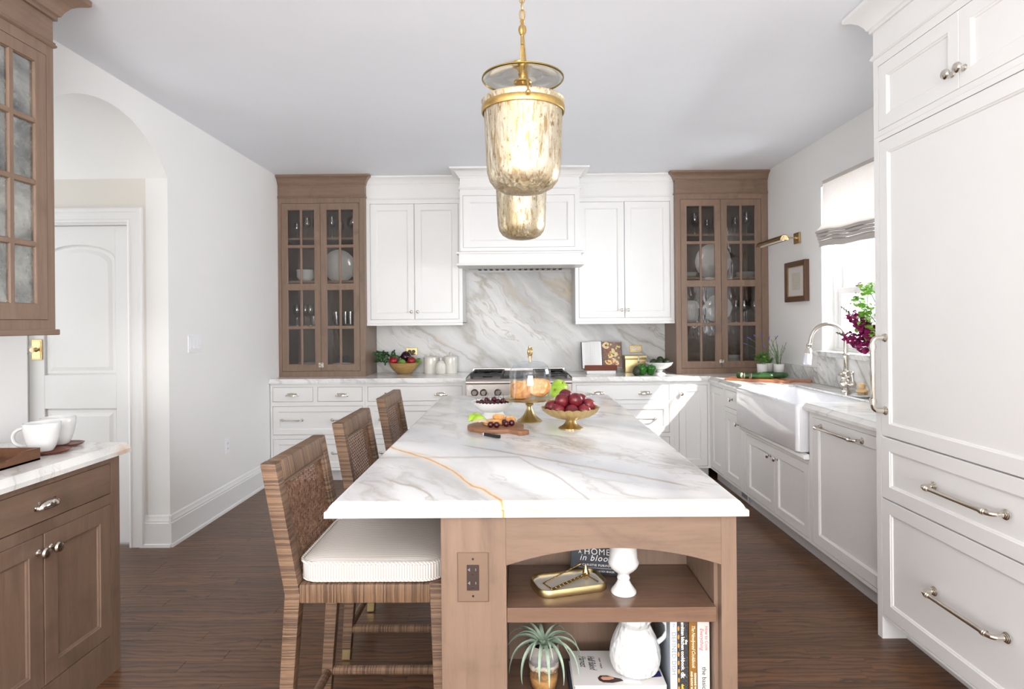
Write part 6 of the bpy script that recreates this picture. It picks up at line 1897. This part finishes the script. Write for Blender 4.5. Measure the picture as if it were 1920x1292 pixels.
# flat books, pitcher and upright books
fk = thing('flat_book', 'dark book lying flat at the bottom of the lower island shelf', 'book', (.272, 1.80, CZ))
MB().box(-.132, .132, -.105, .09, 0, .003).build('cover', M_navy, fk, flat=True); MB().box(-.132, .132, -.105, .09, .033, .036).build('cover', M_navy, fk, flat=True)
MB().box(-.130, .130, -.103, .088, .003, .033).build('pages', M_navy, fk, flat=True)
fw = thing('flat_book', 'white cookbook with handwritten title lying under the textured pitcher', 'book', (.275, 1.79, CZ + .0365))
M_wcov = paint('pale_cover', (222, 218, 214), .4, .01)
MB().box(-.128, .128, -.092, .088, .0305, .033).build('cover', M_wcov, fw, flat=True); MB().box(-.128, .128, -.092, .088, 0, .0025).build('back_cover', M_wcov, fw, flat=True)
MB().box(-.124, .128, -.089, .085, .0025, .0305).build('pages', M_paper, fw, flat=True)
zt = .0332
FT = lambda x, y: T(x, y, zt) @ RZ(-PI / 2)
text(fw, 'title', 'Half Baked', .030, FT(-.066, .022), M_ink, shear=.4, xs=.55)
text(fw, 'title', 'Harvest', .030, FT(-.092, .030), M_ink, shear=.4, xs=.6)
text(fw, 'author', 'super simple', .009, FT(-.040, .02), M_ink, sp=1.2)
# printed figure on the cover: dark-haired woman seen lying across the page
def flatblob(pts, name, c): MB().prism(pts, 'z', zt, zt + (.0007 if name == 'skin' else .0002)).build(name, plain('print_' + name, c, .5) if 'print_' + name not in bpy.data.materials else bpy.data.materials['print_' + name], fw, flat=True)
flatblob([(-.058, -.055), (-.050, -.044), (-.030, -.044), (-.010, -.054), (.006, -.060), (.012, -.070), (-.002, -.075), (-.02, -.080), (-.045, -.078), (-.056, -.068)], 'hair', (58, 40, 40))
flatblob([(-.050, -.057), (-.044, -.050), (-.030, -.051), (-.016, -.050), (-.012, -.060), (-.028, -.066), (-.044, -.066)], 'skin', (206, 150, 124))
flatblob([(.010, -.045), (.055, -.040), (.060, -.085), (.012, -.080)], 'blouse', (236, 234, 236))
flatblob([(.060, -.045), (.10, -.022), (.124, -.022), (.124, -.05), (.09, -.055)], 'jeans', (44, 46, 104))
pt = thing('pitcher', 'white leaf-textured ceramic pitcher on the flat books', 'pitcher', (.330, 1.775, CZ + .0705))
def pitchmat():
    m = NT('leafy_white_glaze')
    v = m.coord(scale=(1, 1, .7))
    vo = m.n('TexVoronoi', feature='SMOOTH_F1'); vo.inputs['Scale'].default_value = 75; m.l(v, vo.inputs['Vector'])
    n = m.noise(v, 60, 3)
    m.P(Base_Color=rgba((226, 226, 224)), Roughness=.3)
    m.bump(m.math('ADD', m.math('MULTIPLY', vo.outputs['Distance'], -1.0), m.math('MULTIPLY', n, .5)), 1.0, .006)
    return m.m
M_leafy = pitchmat()
rp = random.Random(4)
jit = {}
def pmod(k, t, r, z):
    i = (k, round(t * 100))
    if i not in jit: jit[i] = rp.uniform(-1, 1)
    return (r + (.0013 * jit[i] if 1 < k < 26 else 0), z)
prf = []
for k in range(28):
    u = k / 27
    z = .182 * u
    r = .040 + .032 * math.sin(PI * min(1, (u * 1.15 + .13)) ** .8) if u < .8 else .050 + .004 * (u - .8)
    prf.append((max(.03, r * (.75 if k == 0 else 1)), z))
prf = [(0, 0)] + prf + [(.046, .178), (.042, .12), (0, .11)]
MB().lathe(prf, 120, mod=pmod).build('body', M_leafy, pt, ang=80)
hp_ = [(.052, -.006, .150), (.075, -.012, .152), (.088, -.014, .138), (.090, -.014, .118), (.080, -.012, .098), (.064, -.010, .084), (.058, -.008, .078)]
MB().tube(hp_, [.008, .007, .0065, .0065, .0065, .007, .008], 10).build('handle', M_white, pt)
def upright(x0, x1, y0, h, spine, cover, label, texts):
    b = thing('upright_book', label, 'book', ((x0 + x1) / 2, y0, CZ), 0)
    w = (x1 - x0) / 2 - .0006
    MB().box(-w, w, 0, .003, 0, h).build('spine', spine, b, bevel=.0008)
    MB().box(-w, -w + .0022, .003, .195, 0, h).build('cover', cover, b, flat=True); MB().box(w - .0022, w, .003, .195, 0, h).build('back_cover', cover, b, flat=True)
    MB().box(-w + .0022, w - .0022, .003, .19, .002, h - .003).build('pages', M_paper, b, flat=True)
    for body, size, x, zc, mat, kw in texts:
        text(b, 'spine_lettering', body, size, T(x, -.0003, zc) @ RX(PI / 2) @ RZ(-PI / 2), mat, **kw)
    return b
M_c1 = plain('pale_blue_spine', (214, 220, 230), .5); M_c1b = paint('misty_grey_cover', (152, 160, 168), .5)
def charcoal():
    m = NT('speckled_black_cover'); n = m.noise(m.coord(), 260, 3, .7)
    m.P(Base_Color=m.ramp(n, [(.45, rgba((40, 40, 42))), (.6, rgba((70, 70, 72))), (.72, rgba((180, 178, 172)))]), Roughness=.5); return m.m
M_c2 = charcoal(); M_c3 = plain('ochre_cover', (142, 98, 34), .5); M_c4 = plain('cream_spine', (212, 208, 202), .5)
M_grey_t = plain('grey_lettering', (132, 138, 150), .6); M_yel = plain('yellow_lettering', (236, 196, 60), .6); M_redl = plain('red_lettering', (204, 66, 60), .6); M_crm = plain('cream_lettering', (238, 226, 196), .6)
upright(.416, .4365, 1.712, .2555, M_c1, M_c1b, 'pale blue-grey upright book beside the pitcher', [('DEFINED DISH', .0178, .0, .150, M_grey_t, dict(sp=1.05)), ('the', .009, .001, .228, M_grey_t, {})])
b2 = upright(.4375, .4685, 1.715, .2560, M_c2, M_c2, 'speckled black upright book with white lettering', [('smitten kitchen cookbook.', .0132, -.001, .168, M_lett_w, dict(bold=.0004, sp=.95)), ('dk', .016, -.001, .088, M_lett_w, dict(bold=.0006)), ('the', .010, .009, .180, M_lett_w, dict(bold=.0003)), ('deb perelman', .0105, -.002, .034, M_yel, dict(bold=.0003))])
mb = MB()
for k in range(8): mb.sphere((-.0125, -.0003, .05 + k * .024), .0032, 8, 6, (.8, .15, 2.2))
mb.build('cover_picture', plain('flame_orange', (222, 142, 52), .5), b2)
upright(.4695, .4915, 1.715, .2565, M_c3, M_c3, 'ochre upright book with a script title', [('The Newlywed Cookbook', .0135, .001, .168, M_crm, dict(shear=.35, sp=.9, xs=.9)), ('ROXANNE WYSS', .0072, .0055, .066, M_crm, dict(bold=.0003)), ('AND KATHY MOORE', .0072, -.0045, .064, M_crm, dict(bold=.0003))])
upright(.4925, .5275, 1.715, .2570, M_c4, M_c4, 'cream upright book with red lettering, rightmost on the island shelf', [('How to Cook', .0118, .008, .190, M_redl, {}), ('Everything', .0145, -.005, .188, M_redl, dict(shear=.3)), ('the basics', .0175, .001, .076, M_ink, {})])

# ------------------------------------------------------------------ inside the two glass cabinets
def wine_mb(h=.20, r=.036, straight=False):
    m = MB()
    s = h * .44
    m.lathe([(0, .0), (r * .9, 0), (r * .9, .002), (.006, .006), (.0035, .02), (.0035, s), (.010, s + .008), (r * .85, s + h * .14), (r, s + h * .24), (r * .95, h * .86), (r * .82, h), (r * .80, h), (r * .92, h * .86), (r * .96, s + h * .24), (r * .8, s + h * .15), (0, s + .014)], 20)
    return m
gg = tag(wine_mb().build('wine_glass', M_stem, None, loc=(-2.10, 5.83, 2.206)), 'first stemmed glass from the left on the top shelf of the left glass cabinet', 'glass', 'stemmed glasses in the cabinets')
ORD = ('first', 'second', 'third', 'fourth', 'fifth', 'sixth', 'seventh', 'eighth', 'ninth', 'tenth')
gcount = {'stemmed glass on the top shelf of the left glass cabinet': 1}
def gl(x, y, z, label, s=1.0):
    k = gcount.get(label, 0); gcount[label] = k + 1
    return dup(gg, (x, y, z), label=ORD[k] + ' ' + label.replace(' on the', ' from the left on the', 1), scale=s)
L_top = 'stemmed glass on the top shelf of the left glass cabinet'
for x, y, s in ((-1.99, 5.80, 1.05), (-1.945, 5.93, 1.1), (-1.90, 5.84, .8), (-1.755, 5.80, 1.08), (-1.715, 5.92, 1.0), (-1.675, 5.82, .8), (-1.60, 5.90, 1.1), (-1.555, 5.80, 1.1), (-1.505, 5.92, 1.05)): gl(x, y, 2.206, L_top, s)
gg.scale = (.8,) * 3
for x, y, s in ((-2.11, 5.84, 1.0), (-2.055, 5.92, 1.0), (-1.975, 5.83, 1.0), (-1.475, 5.95, 1.0)): gl(x, y, 1.386, 'stemmed glass on the third shelf of the left glass cabinet', s)
def tumbler(): return MB().lathe([(0, 0), (.032, 0), (.034, .004), (.038, .09), (.0365, .09), (.033, .010), (0, .009)], 22)
tb = tag(tumbler().build('tumbler', M_stem, None, loc=(-1.925, 5.78, 1.386)), 'tumbler on the third shelf behind the left door of the left glass cabinet', 'glass', 'tumblers in the left glass cabinet')
for x, y, s, lab in ((-1.89, 5.93, (1, 1, 1.45), 'tall tumbler behind the short one at the left'), (-1.75, 5.90, (1, 1, 1.45), 'leftmost tall tumbler behind the right door'), (-1.71, 5.78, 1.0, 'short tumbler behind the right door'), (-1.66, 5.90, (1, 1, 1.45), 'second tall tumbler behind the right door'), (-1.585, 5.80, (1, 1, 1.45), 'third tall tumbler behind the right door'), (-1.54, 5.91, (1, 1, 1.45), 'rightmost tall tumbler behind the right door')): dup(tb, (x, y, 1.386), label=lab + ' of the left glass cabinet', scale=s)
def bowl_stack(x, y, z, n, r, where):
    b = tag(MB().lathe([(0, 0), (r * .5, 0), (r * .55, .004), (r * .9, .034), (r, .055), (r * .97, .055), (r * .86, .036), (r * .5, .008), (0, .007)], 30).build('bowl', M_white, None, loc=(x, y, z), ang=60), 'bottom bowl of the white stack ' + where, 'bowl', 'stacked white bowls ' + where)
    for k in range(1, n): dup(b, (x + R.uniform(-.002, .002), y, z + .0185 * k), label=('second', 'third', 'fourth', 'fifth')[k - 1] + ' bowl from the bottom of the white stack ' + where)
bowl_stack(-2.02, 5.83, 1.806, 4, .085, 'on the second shelf, left cabinet')
bowl_stack(-1.505, 5.86, 1.806, 4, .075, 'right of the platter, left cabinet')
def platter(x, y, z, r, tilt, label, sq=False):
    o = MB().lathe([(0, 0), (r * .62, 0), (r * .70, .004), (r * .98, .016), (r, .019), (r * .985, .021), (r * .7, .009), (r * .62, .005), (0, .005)], 60, mod=lambda k, t, q, zz: (q * ((1 + .012 * abs(math.cos(6 * t))) if not sq else (1 / (abs(math.cos(t)) ** 5 + abs(math.sin(t)) ** 5) ** .2 * .9)), zz)).build('platter', M_white, None, ang=60)
    o.data.transform(T(0, -r * 1.012, 0))
    o.data.transform(RX(-PI / 2 - tilt) @ RZ(0))
    zmin = min(v.co.z for v in o.data.vertices)
    o.data.transform(T(0, 0, -zmin))
    o.location = (x, y, z)
    return tag(o, label, 'platter')
platter(-1.735, 5.965, 1.806, .158, -.16, 'large scalloped white platter standing in the left glass cabinet')
def plates(x, y, z, n, r, where):
    b = tag(MB().lathe([(0, 0), (r * .6, 0), (r * .66, .003), (r, .014), (r * .98, .0155), (r * .66, .006), (0, .005)], 36).build('plate', M_white, None, loc=(x, y, z), ang=60), 'lowest plate in the white stack ' + where, 'plate', 'plates stacked ' + where)
    for k in range(1, n): dup(b, (x, y, z + .0115 * k), label=ORD[k] + ' plate up, stack ' + where)
plates(-1.985, 5.84, .9565, 7, .120, 'at the bottom left, left cabinet')
def baking(x, y, z, r, h, label): return tag(MB().lathe([(0, 0), (r * .9, 0), (r * .93, .004), (r, h * .9), (r * 1.04, h * .93), (r * 1.04, h), (r * .97, h), (r * .9, .01), (0, .008)], 34, mod=lambda k, t, q, zz: (q * (1 + .008 * math.cos(24 * t)), zz)).build('baking_dish', M_white, None, loc=(x, y, z), ang=50), label, 'dish')
baking(-1.668, 5.80, .9565, .086, .072, 'round white baking dish at the bottom of the left glass cabinet'); baking(-1.50, 5.81, .9565, .074, .072, 'second white baking dish, against the right side of the left glass cabinet')
bx_ = tag(MB().box(-.055, .055, -.006, .006, 0, .135).build('dark_card', plain('slate_card', (58, 62, 72), .4), None, bevel=.002, loc=(-1.705, 5.93, .9565)), 'dark slate panel behind the baking dishes in the left cabinet', 'card')
RT = 'right glass cabinet'
for x, y, s in ((1.68, 5.82, 1.08), (1.72, 5.94, 1.0), (1.83, 5.92, .85), (1.875, 5.84, .9), (1.92, 5.93, 1.05), (2.00, 5.93, .9), (2.10, 5.93, .95), (2.17, 5.82, 1.1), (2.215, 5.94, 1.0)): gl(x, y, 2.206, 'stemmed glass on the top shelf of the ' + RT, s)
for x, y, s in ((2.105, 5.94, 1.05), (2.145, 5.83, 1.05), (2.20, 5.92, 1.1), (2.235, 5.81, 1.0)): gl(x, y, 1.386, 'stemmed glass on the third shelf of the ' + RT, s)
platter(1.895, 5.97, 1.806, .172, -.16, 'large scalloped white platter standing on the second shelf, right cabinet')
plates(1.615, 5.80, 1.806, 4, .085, 'on the second shelf at the left, right cabinet'); plates(2.15, 5.80, 1.806, 4, .095, 'on the second shelf at the right, right cabinet')
platter(1.64, 5.95, 1.386, .120, -.2, 'squarish white dish standing on the third shelf, right cabinet', True)
platter(1.935, 5.96, 1.386, .135, -.2, 'round white platter standing on the third shelf, right cabinet')
dup(tb, (1.735, 5.80, 1.386), label='tall tumbler in front of the squarish dish, right cabinet', scale=(1, 1, 1.5))
plates(1.68, 5.83, .9565, 5, .145, 'at the bottom left, right cabinet'); plates(2.02, 5.81, .9565, 10, .085, 'at the bottom right, right cabinet')
